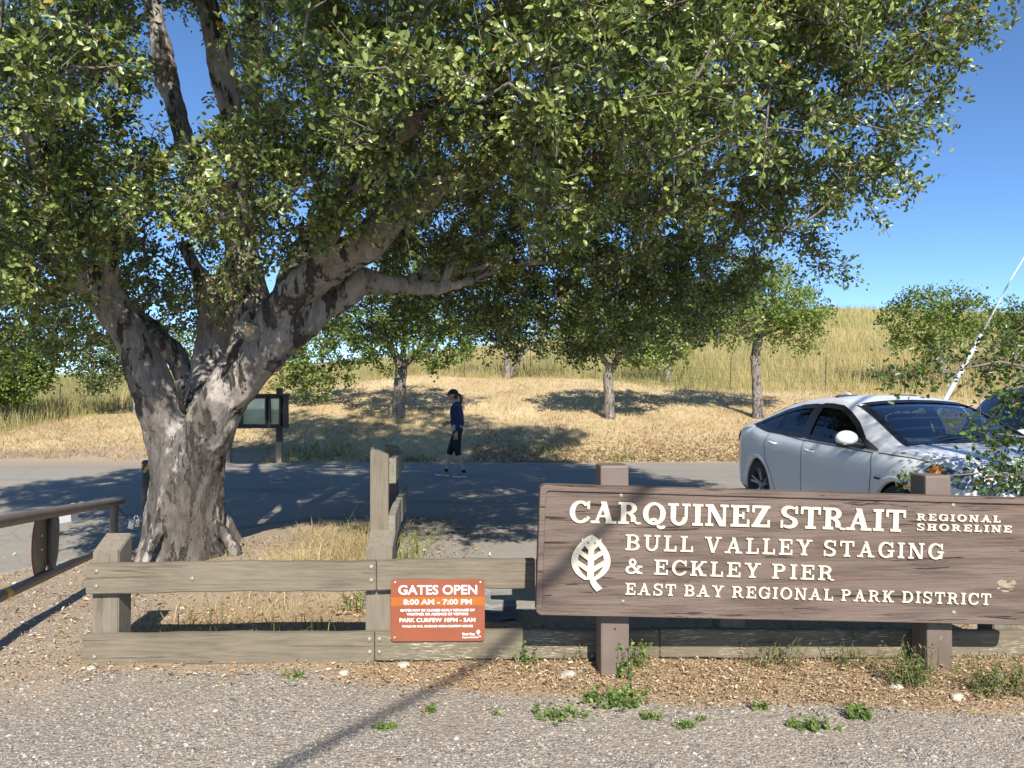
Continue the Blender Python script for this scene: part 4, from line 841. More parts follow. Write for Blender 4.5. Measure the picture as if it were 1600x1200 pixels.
# ---------------------------------------------------------------- timber fences
def front_fence():
    t = thing('timber_fence', 'grey weathered timber post and rail fence along the gravel, orange notice on it', 'fence', (-1, 4.4, 0))
    def fp(px, py): # point on the fence's front face
        return P(px, py, 4.31 + .09 * (px - 135) / 1400)
    dirx = (fp(1500, 900) - fp(135, 900)); dirx.z = 0; dirx.normalize(); ny = Vector((-dirx.y, dirx.x, 0)); m3 = Matrix((dirx, ny, (0, 0, 1))).transposed()
    def rail(pa, pb, hpx, mat, bolts):
        a, b = fp(*pa), fp(*pb); h = (fp(pa[0], pa[1]) - fp(pa[0], pa[1] + hpx)).z; L = (b - a).length; c = (a + b) / 2; c.z -= h / 2
        d = (b - a).normalized(); up = Vector((0, 0, 1)); yv = ny; mm = Matrix((d, yv, d.cross(yv))).transposed(); 
        if mm.col[2].z < 0: mm = Matrix((d, yv, -d.cross(yv))).transposed()
        bm = bmesh.new(); bmesh.ops.create_cube(bm, size=1); bmesh.ops.scale(bm, vec=(L, .05, h), verts=bm.verts)
        bmesh.ops.subdivide_edges(bm, edges=[e for e in bm.edges if abs((e.verts[0].co - e.verts[1].co).x) > L * .9], cuts=24)
        for q in bm.verts: q.co.z += .0028 * math.sin(q.co.x * 5 + h * 9) + .002 * math.sin(q.co.x * 17)
        bmesh.ops.bevel(bm, geom=[e for e in bm.edges if len(e.link_faces) == 2 and e.calc_face_angle(0) > 1], offset=.006, segments=2, affect='EDGES')
        bmesh.ops.transform(bm, matrix=mm.to_4x4(), verts=bm.verts)
        k = MB(); k.bm(bm, c + ny * .025); r = k.build('rail', M[mat], t)
        for px, py in bolts:
            q = fp(px, py) - ny * .001; one('ell', q, (.014, .007, .014), m3, 12, 6).build('bolt', M['bolt'] if py != 905 else M['white'], r, smooth=True)
    rail((133.5, 881), (587.5, 876.5), 47, 'fence_h', [(150.5, 893), (150, 916.5), (300, 904.5), (580, 886), (580, 907)])
    rail((588.8, 876), (836, 874), 46, 'fence_h', [])
    rail((128.5, 992), (584.5, 988), 48.5, 'fence_h', [(147, 1027), (577, 999), (577.5, 1019)])
    rail((586, 987.5), (1030, 984), 45, 'fence_old', [(592.5, 999), (592.5, 1019)])
    rail((1031, 984), (1700, 986), 44, 'fence_old', [])
    rail((837.5, 874), (1150, 872), 45, 'fence_h', [])
    for px, wpx, top, face in ((136.5, 36, 840, .155), (569, 38, 835, .16), (1128, 37, 850, .155), (1560, 37, 850, .155)):
        a = fp(px, 900) + ny * .051; w = .155; zt_ = P(px, top, a.y + .07).z + .015; gz = Hz(a.x, a.y) - .1
        bm = bmesh.new(); bmesh.ops.create_cube(bm, size=1); h = zt_ - gz; bmesh.ops.scale(bm, vec=(w, w, h), verts=bm.verts)
        for q in bm.verts:   # sloping top, lower at the front
            if q.co.z > 0: q.co.z -= (.085 if q.co.y < 0 else 0)
        bmesh.ops.bevel(bm, geom=bm.edges[:], offset=.006, segments=2, affect='EDGES'); bmesh.ops.transform(bm, matrix=m3.to_4x4(), verts=bm.verts)
        k = MB(); c = a + dirx * w / 2 + ny * w / 2; k.bm(bm, Vector((c.x, c.y, (zt_ + gz) / 2))); k.build('post', M['fence_v'], t)
    return fp, dirx, ny, m3
FP, DX, NY, M3F = front_fence()
def back_fence():
    t = thing('timber_fence', 'taller grey timber fence running back from the front fence towards the road', 'fence', (-1.2, 7.5, 0))
    dv = Vector((-.115, 1, 0)).normalized(); sx = Vector((dv.y, -dv.x, 0)); m3 = Matrix((sx, dv, (0, 0, 1))).transposed()
    for (pl, pr_, d, ztop, slope) in ((578.5, 606.5, 6.75, 699, .075), (601, 622, 9.3, 695, .03)):
        a, b = P(pl, 800, d), P(pr_, 800, d); w = (b - a).length; c = (a + b) / 2 + dv * w / 2; zt_ = P(pl, ztop, d).z; gz = Hz(c.x, c.y) - .1; h = zt_ - gz
        bm = bmesh.new(); bmesh.ops.create_cube(bm, size=1); bmesh.ops.scale(bm, vec=(w, w, h), verts=bm.verts)
        for q in bm.verts:
            if q.co.z > 0 and q.co.x > 0: q.co.z -= slope
        bmesh.ops.bevel(bm, geom=bm.edges[:], offset=.007, segments=2, affect='EDGES'); bmesh.ops.transform(bm, matrix=m3.to_4x4(), verts=bm.verts)
        k = MB(); k.bm(bm, Vector((c.x, c.y, (zt_ + gz) / 2))); po = k.build('post', M['fence_v'], t)
    def rail(pa, pb, h, th):
        a, b = Vector(pa), Vector(pb); d = (b - a).normalized(); mm = Matrix((sx, d, sx.cross(d))).transposed(); L = (b - a).length
        one('box', (a + b) / 2 + Vector((0, 0, -h / 2)), (th, L, h), mm, .008).build('rail', M['fence_y'], t)
    rail(P(613, 716, 6.9), P(625.5, 705, 9.6), .235, .07)
    rail(P(612, 806, 6.0), P(617, 790, 6.75), .25, .06); rail(P(617.5, 789, 6.8), P(623, 777, 7.6), .25, .06)
    rail(P(624, 777, 7.65), P(629.5, 768, 8.6), .25, .06); rail(P(630.5, 767, 8.65), P(634.5, 760, 9.7), .25, .06)
back_fence()
def timber():
    a, b = P(690, 935, 5.25), P(806, 938, 5.25)
    bm = bmesh.new(); bmesh.ops.create_cube(bm, size=1); L = (b - a).length; bmesh.ops.scale(bm, vec=(L, .17, .17), verts=bm.verts)
    bmesh.ops.subdivide_edges(bm, edges=bm.edges[:], cuts=5, use_grid_fill=True)
    for q in bm.verts: q.co += Vector((rng.normal(0, .006), rng.normal(0, .006), rng.normal(0, .008))); q.co.z += .02 * (q.co.x / L) ** 2
    k = MB(); c = (a + b) / 2; k.bm(bm, Vector((c.x, c.y, Hz(c.x, c.y) + .09))); o = k.build('timber_baulk', M['plank'])
    tag(o, 'cracked grey timber baulk lying on the ground behind the orange notice', 'timber')
    a, b = P(770, 922, 4.75), P(860, 915, 4.9); m = MB(); d = (b - a); mm = Matrix.Rotation(.04, 3, 'Y')
    m.box((a + b) / 2 + Vector((0, 0, -.035)), (d.length, .05, .085), mm, .006); o = m.build('loose_plank', M['plank'])
    tag(o, 'split grey plank hanging loose between the rails beside the park sign', 'plank')
timber()

# ---------------------------------------------------------------- orange notice
def flat_text(body, bold=.0):
    cu = bpy.data.curves.new('text', 'FONT'); cu.body = body; cu.size = 1; cu.offset = bold; cu.resolution_u = 3
    o = bpy.data.objects.new('text', cu); C.objects.link(o); me = evaluated(o); bpy.data.objects.remove(o)
    v = np.array([x.co[:] for x in me.vertices]); f = [list(p.vertices) for p in me.polygons]; bpy.data.meshes.remove(me)
    v -= [v[:, 0].min(), v[:, 1].min(), 0]; return v / v.max(0).clip(1e-6), f
def notice():
    a = FP(611, 1001) - NY * .012; t = thing('park_notice', 'small terracotta notice with white gate opening hours screwed to the fence rails', 'sign', (a.x + .27, a.y, a.z))
    def uv(px, py): q = FP(px, py) - FP(611, 1001); return q.dot(DX), q.z
    w, h = uv(757.5, 904); o = a; n = -NY; up = Vector((0, 0, 1))
    b = MB(); b.prism(rrect(0, 0, w, h, .022), o, DX, up, n, .003); pl = b.build('plate', M['orange'], t)
    y0, y1 = uv(611, 945.5)[1], uv(611, 932)[1]
    b = MB(); b.prism([(.001, y0), (w - .001, y0), (w - .001, y1), (.001, y1)], o + n * .003, DX, up, n, .0008); b.build('strip', M['orange2'], pl)
    for body, x0, x1, yb, yt, bold in (('GATES OPEN', 623, 745.6, 928.2, 912.8, .018), ('8:00 AM - 7:00 PM', 630.9, 737.3, 943.6, 934.8, .02), ('GATES MAY BE CLOSED EARLY BECAUSE OF', 626, 742, 954.4, 950, .03), ('WEATHER OR ABSENCE OF VISITORS', 636, 732, 960.6, 956, .03),
        ('PARK CURFEW 10PM - 5AM', 624.7, 742.8, 971, 964, .02), ('WALK-IN O.K. DURING NON-CURFEW HOURS', 628.5, 739, 979.2, 975, .03), ('East Bay', 722.8, 742.8, 992.3, 987.3, .04), ('Regional Park District', 722.8, 751.5, 996.3, 993.2, .04)):
        v, f = flat_text(body, bold); A = uv(x0, yb); B = uv(x1, yt); s_ = 1.0
        m = MB(); lift = .0042 if 'AM' in body and ':' in body else .0036
        m.add([o + DX * (A[0] + p[0] * (B[0] - A[0])) + up * (A[1] + p[1] * (B[1] - A[1])) + n * lift for p in v], f); m.build('lettering', M['white'], pl, fix=False)
    m = MB(); c = uv(747.5, 986); 
    for k, (dx, dy, r) in enumerate(((0, .004, .008), (-.005, 0, .006), (.005, 0, .006), (0, -.004, .007))):
        m.prism([(c[0] + dx + r * math.cos(x), c[1] + dy + r * math.sin(x)) for x in np.linspace(0, 6.28, 14)[:-1]], o + n * .003, DX, up, n, .0006 + k * .0001)
    m.prism([(c[0] - .002, c[1] - .022), (c[0] + .002, c[1] - .022), (c[0] + .002, c[1]), (c[0] - .002, c[1])], o + n * .003, DX, up, n, .0012); m.build('tree_logo', M['white'], pl)
    for px, py in ((618, 909.5), (750.5, 909), (617, 995.5), (750, 994)):
        q = uv(px, py); one('ell', o + DX * q[0] + up * q[1] + n * .004, (.008, .004, .008), M3F, 12, 6).build('screw', M['steel'], pl, smooth=True)
notice()

# ---------------------------------------------------------------- pipe gate, its sign, chain, bollard
def gate():
    A = P(189, 782, 7.3); B = P(0, 815, 4.7); Bx = B + (B - A) * .75
    t = thing('pipe_gate', 'low brown painted pipe gate swung open at the left edge', 'gate', (A.x, A.y, Hz(A.x, A.y)))
    one('tube', [A, A + (B - A) * .5, Bx], .043, 16).build('top_pipe', M['gate'], t, smooth='auto')
    A2 = P(152, 862.5, 6.75); B2 = P(0, 932, 4.7); Bx2 = B2 + (B2 - A2) * .85; A3 = A2 + (A2 - B2) * .12
    bp = one('tube', [A3, B2, Bx2], .036, 16).build('bottom_pipe', M['gate'], t, smooth='auto')
    d = (B2 - A2).normalized(); c = P(6, 929, 4.76); one('tube', [c - d * .05, c + d * .03], .0375, 16).build('yellow_band', M['yellow'], bp, smooth='auto')
    q = A + (B - A) * .085; q2 = Vector((A3.x, A3.y, A3.z)) + (A2 - A3) * .0; one('tube', [q, Vector((q.x, q.y, Hz(q.x, q.y) - .05))], .036, 14).build('end_post', M['gate'], t, smooth='auto')
    # flattened brace
    s = P(84, 803, 5.6); e = P(80, 893, 5.6); mb = MB(); ps = [s + (e - s) * k for k in (0, .12, .3, .7, .9, 1.06)]
    dd = (B - A).normalized(); mb.tube(ps, [.030, .040, .044, .042, .030, .022], 14); mb.build('brace', M['gate'], t, smooth='auto')
    for k, px in enumerate((114, 127)):
        f = (189 - px) / 189.; c = A + (B - A) * (f * 4.7 / (f * 4.7 + (1 - f) * 7.3)); c = P(px, 815 - 33 * px / 189, c.y); ax = (B - A).normalized(); u = ax.orthogonal().normalized(); w = ax.cross(u)
        one('tube', [c + (u * math.cos(a) + w * math.sin(a)) * .049 + ax * .012 * math.sin(a) for a in np.linspace(0, 2 * math.pi, 20)], .004, 6).build('wire_tie', M['steel'], t, smooth=True)
    # the sign fixed to it, seen from behind
    c = P(64, 850, 5.42); t2 = thing('gate_sign', 'round sign plate with red edge, seen from its brown back on the pipe gate', 'sign', tuple(c))
    nrm = Vector((.945, .322, 0)).normalized(); u = Vector((-.322, .945, 0)).normalized(); v = Vector((0, 0, 1)); rr = .25
    disc = [(rr * .9 * math.cos(x), rr * math.sin(x)) for x in np.linspace(0, 2 * math.pi, 25)[:-1]]
    b = MB(); b.prism(disc, c, u, v, nrm, .004); b.build('plate', M['gate'], t2)
    b = MB(); b.prism([(x * 1.03, y * 1.03) for x, y in disc], c - nrm * .0035, u, v, nrm, .003); b.build('red_face', M['red'], t2)
    for dz in (.06, -.04): one('ell', c + v * dz + nrm * .005, (.009, .009, .009), None, 10, 6).build('screw', M['steel'], t2, smooth=True)
    c = P(101, 808, 6.0); b = MB(); b.box(c, (.004, .24, .09), Matrix.Rotation(-.35, 3, 'Z'), .001); o = b.build('plastic_plate', M['paper']); tag(o, 'small pale plate tied beneath the top pipe of the gate', 'plate')
    # chain from the gate to the bollard
    a = P(181, 788, 7.2); e = P(226, 812, 8.3); tc = thing('chain', 'steel chain hanging between the pipe gate and the bollard behind the trunk', 'chain', tuple(a))
    nl = 22
    for k in range(nl):
        f = k / (nl - 1); p = a.lerp(e, f) + Vector((0, 0, -.16 * 4 * f * (1 - f) * .5)); dr = (e - a).normalized(); rot = dr.to_track_quat('X', 'Z').to_matrix() @ Matrix.Rotation(R(90) * (k % 2), 3, 'X')
        pts = [p + rot @ Vector((.032 * math.cos(x), .018 * math.sin(x), 0)) for x in np.linspace(0, 2 * math.pi, 13)]
        one('tube', pts, .006, 5, False).build('chain_link', M['steel'] if k > 8 else M['gate'], tc, smooth=True)
    p = P(213, 810, 7.9); tl = thing('padlock', 'silver padlock hanging on the gate chain', 'padlock', tuple(p))
    one('box', p + Vector((0, 0, -.05)), (.075, .03, .08), None, .008).build('body', M['steel'], tl)
    one('tube', [p + Vector((.024 * math.cos(x), 0, -.01 + .04 * math.sin(x))) for x in np.linspace(0, math.pi, 9)], .006, 6).build('shackle', M['chrome'], tl, smooth=True)
    p = P(206, 813, 7.8); o = one('box', p + Vector((0, 0, -.04)), (.06, .03, .10), Matrix.Rotation(.2, 3, 'Y'), .008).build('padlock', M['steel']); tag(o, 'second smaller padlock left of the silver one on the chain', 'padlock')
    # bollard
    c = P(234, 760, 9.0); gz = Hz(c.x, c.y); zt_ = P(230, 719, 9.0).z
    tb = thing('bollard', 'brown timber bollard with black and yellow reflective band behind the big trunk', 'bollard', (c.x, c.y, gz))
    one('tube', [(c.x, c.y, gz - .1), (c.x, c.y, zt_ - .02), (c.x, c.y, zt_)], [.09, .09, .075], 20).build('post', M['darkwood'], tb, smooth='auto')
    one('tube', [(c.x, c.y, zt_ - .15), (c.x, c.y, zt_ - .025)], [.093, .093], 24).build('band', M['black'], tb, smooth='auto')
    m = MB()
    for k in range(6):
        a0 = R(60 * k); ring = [[Vector((c.x + .0945 * math.cos(a0 + x + s_), c.y + .0945 * math.sin(a0 + x + s_), z)) for x in np.linspace(0, R(28), 5)] for z, s_ in ((zt_ - .14, 0), (zt_ - .09, .35), (zt_ - .04, .7))]; m.grid(ring)
    m.build('stripe', M['yellow'], tb, smooth=True)
gate()

# ---------------------------------------------------------------- notice board, wire fence, mast, cable
def kiosk():
    D = 17.4; a, b = P(356, 719, D), P(436, 720, D); gz = min(Hz(a.x, a.y), Hz(b.x, b.y))
    t = thing('notice_board', 'dark timber notice board with three glazed panels on two posts across the road', 'notice board', ((a.x + b.x) / 2, D, gz))
    for c, top in ((a, 607), (b, 606.5)):
        zt_ = P(430, top, D).z; zs = P(430, 690, D).z
        one('box', (c.x, D + .02, (zt_ + zs) / 2), (.13, .13, zt_ - zs), None, .01).build('post', M['darkwood'], t); one('box', (c.x, D + .02, (zs + gz - .1) / 2), (.132, .132, zs - gz + .1), None, .012).build('post_foot', M['palewood'], t)
    xl, xr = P(337, 640, D).x, P(452, 640, D).x; z0, z1 = P(400, 666, D).z, P(400, 618, D).z; y0 = D - .16
    one('box', ((xl + xr) / 2, D - .055, (z0 + z1) / 2), (xr - xl, .02, z1 - z0), None).build('back_panel', M['darkwood'], t)
    m = MB(); m.box(((xl + xr) / 2, D - .11, z1 + .02), (xr - xl + .06, .2, .045), None, .005); m.build('top_board', M['darkwood'], t)
    m = MB(); m.box(((xl + xr) / 2, D - .11, z0 - .02), (xr - xl, .16, .04), None, .005); m.build('bottom_board', M['darkwood'], t)
    for x in (xl + .045, xr - .045): one('box', (x, D - .11, (z0 + z1) / 2), (.09, .15, z1 - z0), None, .005).build('side_board', M['darkwood'], t)
    for p0, p1, nm in ((349, 374.5, 0), (380.5, 419.5, 1), (423.5, 441.5, 0)):
        a0, a1 = P(p0, 640, D).x, P(p1, 640, D).x; cx = (a0 + a1) / 2; w = a1 - a0; zc = (z0 + z1) / 2 - .01; h = z1 - z0 - .09
        m = MB(); 
        for dx, dz, sx_, sz in ((-w / 2 + .015, 0, .04, h + .04), (w / 2 - .015, 0, .04, h + .04)): m.box((cx + dx, y0 + .02, zc + dz), (sx_, .05, sz), None, .004)
        for dz in (-h / 2, h / 2): m.box((cx, y0 + .02, zc + dz), (w - .071, .049, .04), None, .004)
        fr = m.build('window_frame', M['darkwood'], t)
        one('box', (cx, D - .068, zc), (w - .03, .006, h), None).build('notice_sheet', M['notice'], fr)
        if nm: one('box', (cx + .11, D - .075, zc + .02), (.24, .004, .3), None).build('paper', M['paper'], fr)
        one('box', (cx, y0 + .028, zc), (w - .06, .004, h - .035), None).build('pane', M['pane'], fr)
kiosk()
def wirefence():
    t = thing('wire_fence', 'thin wire fence on rusty steel posts along the foot of the tall grass hill', 'fence', (6, 26, Hz(6, 26)))
    xs = [-15.75, -15.15, -14.5, -13, -10.5, -8, -5, -2, .8, 3.4, 6, 8.3, 11.6, 14.3, 17, 20, 23]; tops = []
    for x in xs:
        y = float(tall_edge(x)) + .35; g = Hz(x, y); lean = rng.normal(0, .03)
        m = MB(); m.box((x + lean * .5, y, g + .55), (.034, .03, 1.4), Matrix.Rotation(lean, 3, 'Y')); m.build('post', M['tpost'], t); tops.append(Vector((x, y, g)))
    for h in (.35, .75, 1.15):
        one('tube', [p + Vector((0, -.03, h)) for p in tops], .0035, 4).build('wire', M['tpost'], t)
wirefence()
def mast():
    D = 10.3; a = P(1475, 628, D); b = P(1535, 520, D); d = (b - a) / (b.z - a.z); g = Vector((a.x, D, a.z)) + d * (Hz(a.x - .6, D) - a.z); e = b + (P(1600, 405, D) - b) * 1.35
    t = thing('antenna_mast', 'leaning white pole with a thin whip tip behind the white car', 'pole', tuple(g))
    one('tube', [g, a, b], [.036, .034, .03], 14).build('pole', M['pole'], t, smooth='auto'); one('tube', [b, b.lerp(e, .5) + Vector((0, 0, .04)), e], [.016, .010, .006], 8).build('whip', M['pole'], t, smooth=True)
    m = MB()
    for f in (.35, .62, .8): c = a.lerp(b, f); m.tube([c - d * .02, c + d * .02], .041, 14)
    m.build('joint', M['steel'], t, smooth='auto')
mast()
def cable():
    o = Vector((.36, -4.4, 6.0)); u = Vector((.92, 1.4, 0)).normalized()
    pts = [o + u * s_ + Vector((0, 0, .0003 * s_ * s_)) for s_ in np.linspace(-70, 70, 60)]
    tag(one('tube', pts, .026, 8).build('overhead_cable', M['cable'], smooth=True), 'black overhead cable whose shadow crosses the gravel and the park sign', 'cable')
cable()

# ---------------------------------------------------------------- weeds and loose stones
def weed(label, px, py, rad, h, n, size, mat='weed', name='weed', cat='weed', upright=.4):
    q = P(px, py, 1.0); o = Vector((0, 0, CAM_H)); d = q - o; D = -CAM_H / d.z; p = o + d * D
    t = thing(name, label, cat, (p.x, p.y, Hz(p.x, p.y)), 0, 'weeds at the edge of the gravel')
    a = rng.uniform(0, 6.28, n); rr = rad * np.sqrt(rng.uniform(0, 1, n)); b = np.stack([p.x + rr * np.cos(a), p.y + rr * .6 * np.sin(a)], 1)
    base = on(b[:, 0], b[:, 1], -.005); tip = base + np.stack([rng.normal(0, rad * .35, n), rng.normal(0, rad * .3, n), h * rng.uniform(.35, 1, n)], 1)
    v, f = tubes_arrays(base, tip, np.full(n, .0022), np.full(n, .001), 4); link('stem', npmesh('stem', v, f), M[mat], t)
    m = 9; k = np.repeat(np.arange(n), m); ff = rng.uniform(.15, 1.05, len(k))[:, None]
    pos = base[k] * (1 - ff) + tip[k] * ff; dd = rand_dirs(len(k), upright)
    leaves('foliage', pos, dd, rand_dirs(len(k), 1.4), size * rng.uniform(.45, 1.0, len(k)), M[mat], t, wid=.42 if mat == 'weed' else .13)
def weeds():
    weed('lush green mallow weed at the foot of the left sign post', 962, 1098, .16, .10, 46, .024)
    weed('green weed climbing up the front of the left sign post', 975, 1062, .05, .22, 12, .026, upright=.2)
    weed('thin green weed right of the left sign post', 1003, 1046, .045, .18, 10, .022)
    weed('low green patch on the gravel left of the mallow weed', 872, 1122, .12, .045, 34, .02)
    weed('tall leafy weed before the lower rail between notice and sign', 825, 1040, .05, .14, 10, .022)
    weed('small round green tuft on the gravel below the sign centre', 1073, 1138, .04, .04, 14, .02)
    weed('tiny green tuft just right of the round tuft', 1095, 1126, .02, .03, 6, .018)
    weed('pair of small green tufts on the gravel under the sign lettering', 1020, 1122, .05, .04, 14, .02)
    weed('low green sprawl on the gravel toward the right sign post', 1265, 1138, .09, .05, 22, .024)
    weed('dark green sprig at the litter edge left of the right post', 1345, 1122, .08, .06, 18, .026)
    weed('bushy grey green weed beside the right sign post', 1425, 1070, .13, .24, 52, .035, 'weedgrey', upright=.9)
    weed('grey green weed mass at the right edge of the picture', 1570, 1085, .22, .17, 66, .035, 'weedgrey', upright=.9)
    weed('sparse seedy weed against the lower rail under the sign', 1215, 1045, .16, .22, 20, .03, 'weedgrey', upright=.9)
    weed('thin seedy weed against the rail midway under the sign', 1330, 1040, .14, .18, 20, .03, 'weedgrey', upright=.9)
    weed('pale thin weed before the rail left of the left sign post', 890, 1034, .08, .14, 9, .026, 'weedgrey', upright=.9)
    weed('small green tuft beside the cable shadow on the gravel', 602, 1138, .045, .03, 18, .02)
    weed('small tuft on the gravel right of the cable shadow', 675, 1110, .03, .04, 10, .02)
    weed('tiny tuft on open gravel below the orange notice', 772, 1116, .03, .025, 8, .016)
    weed('seedling at the litter edge below the lower rail', 462, 1060, .03, .06, 8, .02)
    weed('green sprig in the litter under the sign middle', 1190, 1108, .04, .06, 10, .022)
    for i, (px, py, r, lab) in enumerate(((538, 1052, .026, 'pale round stone near the fence below the rail joint'), (888, 1058, .035, 'grey flat stone in the litter left of the sign post'), (1497, 1092, .03, 'pale pointed stone at the foot of the right sign post'), (1400, 1074, .028, 'cream broken stone beside the bushy grey weed'), (143, 1046, .022, 'white pebble under the left end of the lower rail'), (630, 1040, .03, 'long pale stone against the lower rail'))):
        q = P(px, py, 1.0); o = Vector((0, 0, CAM_H)); d = q - o; p = o + d * (-CAM_H / d.z)
        bm = bmesh.new(); bmesh.ops.create_icosphere(bm, subdivisions=3, radius=1)
        for vv in bm.verts: vv.co *= 1 + .25 * noise.noise(vv.co * 1.3 + Vector((i * 5, 0, 0))); vv.co = Vector((vv.co.x * 1.25, vv.co.y, vv.co.z * .65)) * r
        k = MB(); k.bm(bm, Vector((p.x, p.y, Hz(p.x, p.y) + r * .25))); tag(k.build('stone', M['rock'], smooth=True), lab, 'stone', 'loose stones by the fence')
weeds()
# ---------------------------------------------------------------- cars
def smooth1(x, y, xs, sg):
    v = np.interp(xs, x, y); st = xs[1] - xs[0]; k = max(1, int(3 * sg / st)); w = np.exp(-.5 * (np.arange(-k, k + 1) * st / sg) ** 2); w /= w.sum()
    return np.convolve(np.concatenate([2 * v[0] - v[k:0:-1], v, 2 * v[-1] - v[-2:-k - 2:-1]]), w, 'valid')
def catmull(pts, sub):
    pts = np.asarray(pts); n = pts.shape[0]; q = np.concatenate([2 * pts[:1] - pts[1:2], pts, 2 * pts[-1:] - pts[-2:-1]]); out = []
    for i in range(n - 1):
        a, b, c, d = q[i], q[i + 1], q[i + 2], q[i + 3]
        for k in range(sub):
            t = k / sub; out.append(.5 * (2 * b + (c - a) * t + (2 * a - 5 * b + 4 * c - d) * t * t + (3 * b - a - 3 * c + d) * t ** 3))
    out.append(pts[-1]); return np.array(out)
def inpoly(x, y, poly):
    r = np.zeros(np.shape(x), bool); n = len(poly)
    for i in range(n):
        x1, y1 = poly[i]; x2, y2 = poly[(i + 1) % n]
        c = ((y1 > y) != (y2 > y)) & (x < (x2 - x1) * (y - y1) / (y2 - y1 + 1e-12) + x1); r ^= c
    return r
def car(name, label, cfg, paint, loc, rz, glass):
    t = thing(name, label, 'car', loc, rz); L = cfg['L']; xs = np.linspace(0, L, 170)
    g = {k: smooth1(*zip(*cfg[k]), xs, sg) for k, sg in (('zt', .05), ('zb', .05), ('w', .05), ('belt', .06), ('wr', .06))}
    zt, zb, w, be, wr = g['zt'], g['zb'], g['w'], g['belt'], g['wr']; be = np.minimum(be, zt - .03)
    zr = np.maximum(be + .012, zt - np.interp(xs, *zip(*cfg['drop']))); wb = w * np.interp(xs, *zip(*cfg['tuck']))
    SUB = 6
    ctl = np.stack([np.stack([0 * w, zb], 1), np.stack([w * .8, zb], 1), np.stack([w * .955, zb + .035], 1), np.stack([w * .985, zb + .13], 1), np.stack([w, zb + (be - zb) * .52], 1), np.stack([w * .988, be - .11], 1),
        np.stack([wb, be], 1), np.stack([(wb + wr) / 2 + .022, (be + zr) / 2 + .01], 1), np.stack([wr, zr], 1), np.stack([wr * .84, zr + (zt - zr) * .55], 1), np.stack([wr * .45, zt - (zt - zr) * .12], 1), np.stack([0 * w, zt], 1)])
    sec = catmull(ctl, SUB)                                   # (T, X, 2)
    T = sec.shape[0]; iB, iR = 6 * SUB, 8 * SUB
    def side(x, z):
        j = min(len(xs) - 1, max(0, int(round(x / L * (len(xs) - 1))))); s = sec[2 * SUB:iR + 1, j]; o = np.argsort(s[:, 1]); return float(np.interp(z, s[o, 1], s[o, 0]))
    def top(x, y):
        j = min(len(xs) - 1, max(0, int(round(x / L * (len(xs) - 1))))); s = sec[iR - 2:, j][::-1]; o = np.argsort(s[:, 0]); return float(np.interp(abs(y), s[o, 0], s[o, 1]))
    X = np.repeat(xs[None], T, 0); Y = sec[..., 0]; Z = sec[..., 1]
    fx = (X[:-1, :-1] + X[1:, 1:]) / 2; fy = (Y[:-1, :-1] + Y[1:, 1:]) / 2; fz = (Z[:-1, :-1] + Z[1:, 1:]) / 2; ti = np.repeat(np.arange(T - 1)[:, None], len(xs) - 1, 1)
    kill = np.zeros(fx.shape, bool)
    for poly in cfg['dlo']: kill |= inpoly(fx, fz, poly) & (ti >= iB - 4) & (ti < iR + 2)
    ws = cfg['ws']; kill |= (fx > ws[0]) & (fx < ws[1]) & (ti >= iR) & (fy < np.interp(fx, xs, wr) - ws[2])
    rs = cfg['rs']; kill |= (fx > rs[0]) & (fx < rs[1]) & (ti >= iR) & (fy < np.interp(fx, xs, wr) - rs[2])
    for wx in cfg['wheels']: kill |= ((fx - wx) ** 2 + (fz - cfg['wz']) ** 2 < cfg['arch'] ** 2) & (fy > .45) & (ti < iB)
    i = np.arange(T * len(xs)).reshape(T, len(xs)); q = np.stack([i[:-1, :-1], i[:-1, 1:], i[1:, 1:], i[1:, :-1]], -1)
    blk = ((fx > L - .34) & (fz > cfg['grille'][0]) & (fz < cfg['grille'][1]) & (fy < .62)) | ((ti < 2 * SUB) | (fz < zb.min() + .07))
    m = MB(); V = np.stack([X, Y, Z], -1).reshape(-1, 3)
    for sgn in (1, -1):
        vs = V * [1, sgn, 1]; b = len(m.v); m.v += [tuple(p) for p in vs]
        fs = q[~kill]; mi = blk[~kill]
        if sgn < 0: fs = fs[:, ::-1]
        m.f += (fs + b).tolist(); m.mi += mi.astype(int).tolist()
    for e in (0, len(xs) - 1):   # close both ends
        ring = [V[i[k, e]] for k in range(T)]; m.add(ring + [p * [1, -1, 1] for p in ring[::-1]], [list(range(2 * T))])
    me = bpy.data.meshes.new('body'); me.from_pydata(m.v, [], m.f); me.polygons.foreach_set('material_index', np.array(m.mi, np.int32))
    bm = bmesh.new(); bm.from_mesh(me); bmesh.ops.remove_doubles(bm, verts=bm.verts, dist=.0008); bmesh.ops.recalc_face_normals(bm, faces=bm.faces); bm.to_mesh(me); bm.free()
    link('body', me, [paint, M['trim']], t, False, True)
    L2 = lambda mb, nm, mt, pa=t, sm=False: mb.build(nm, mt, pa, world=False, smooth=sm)
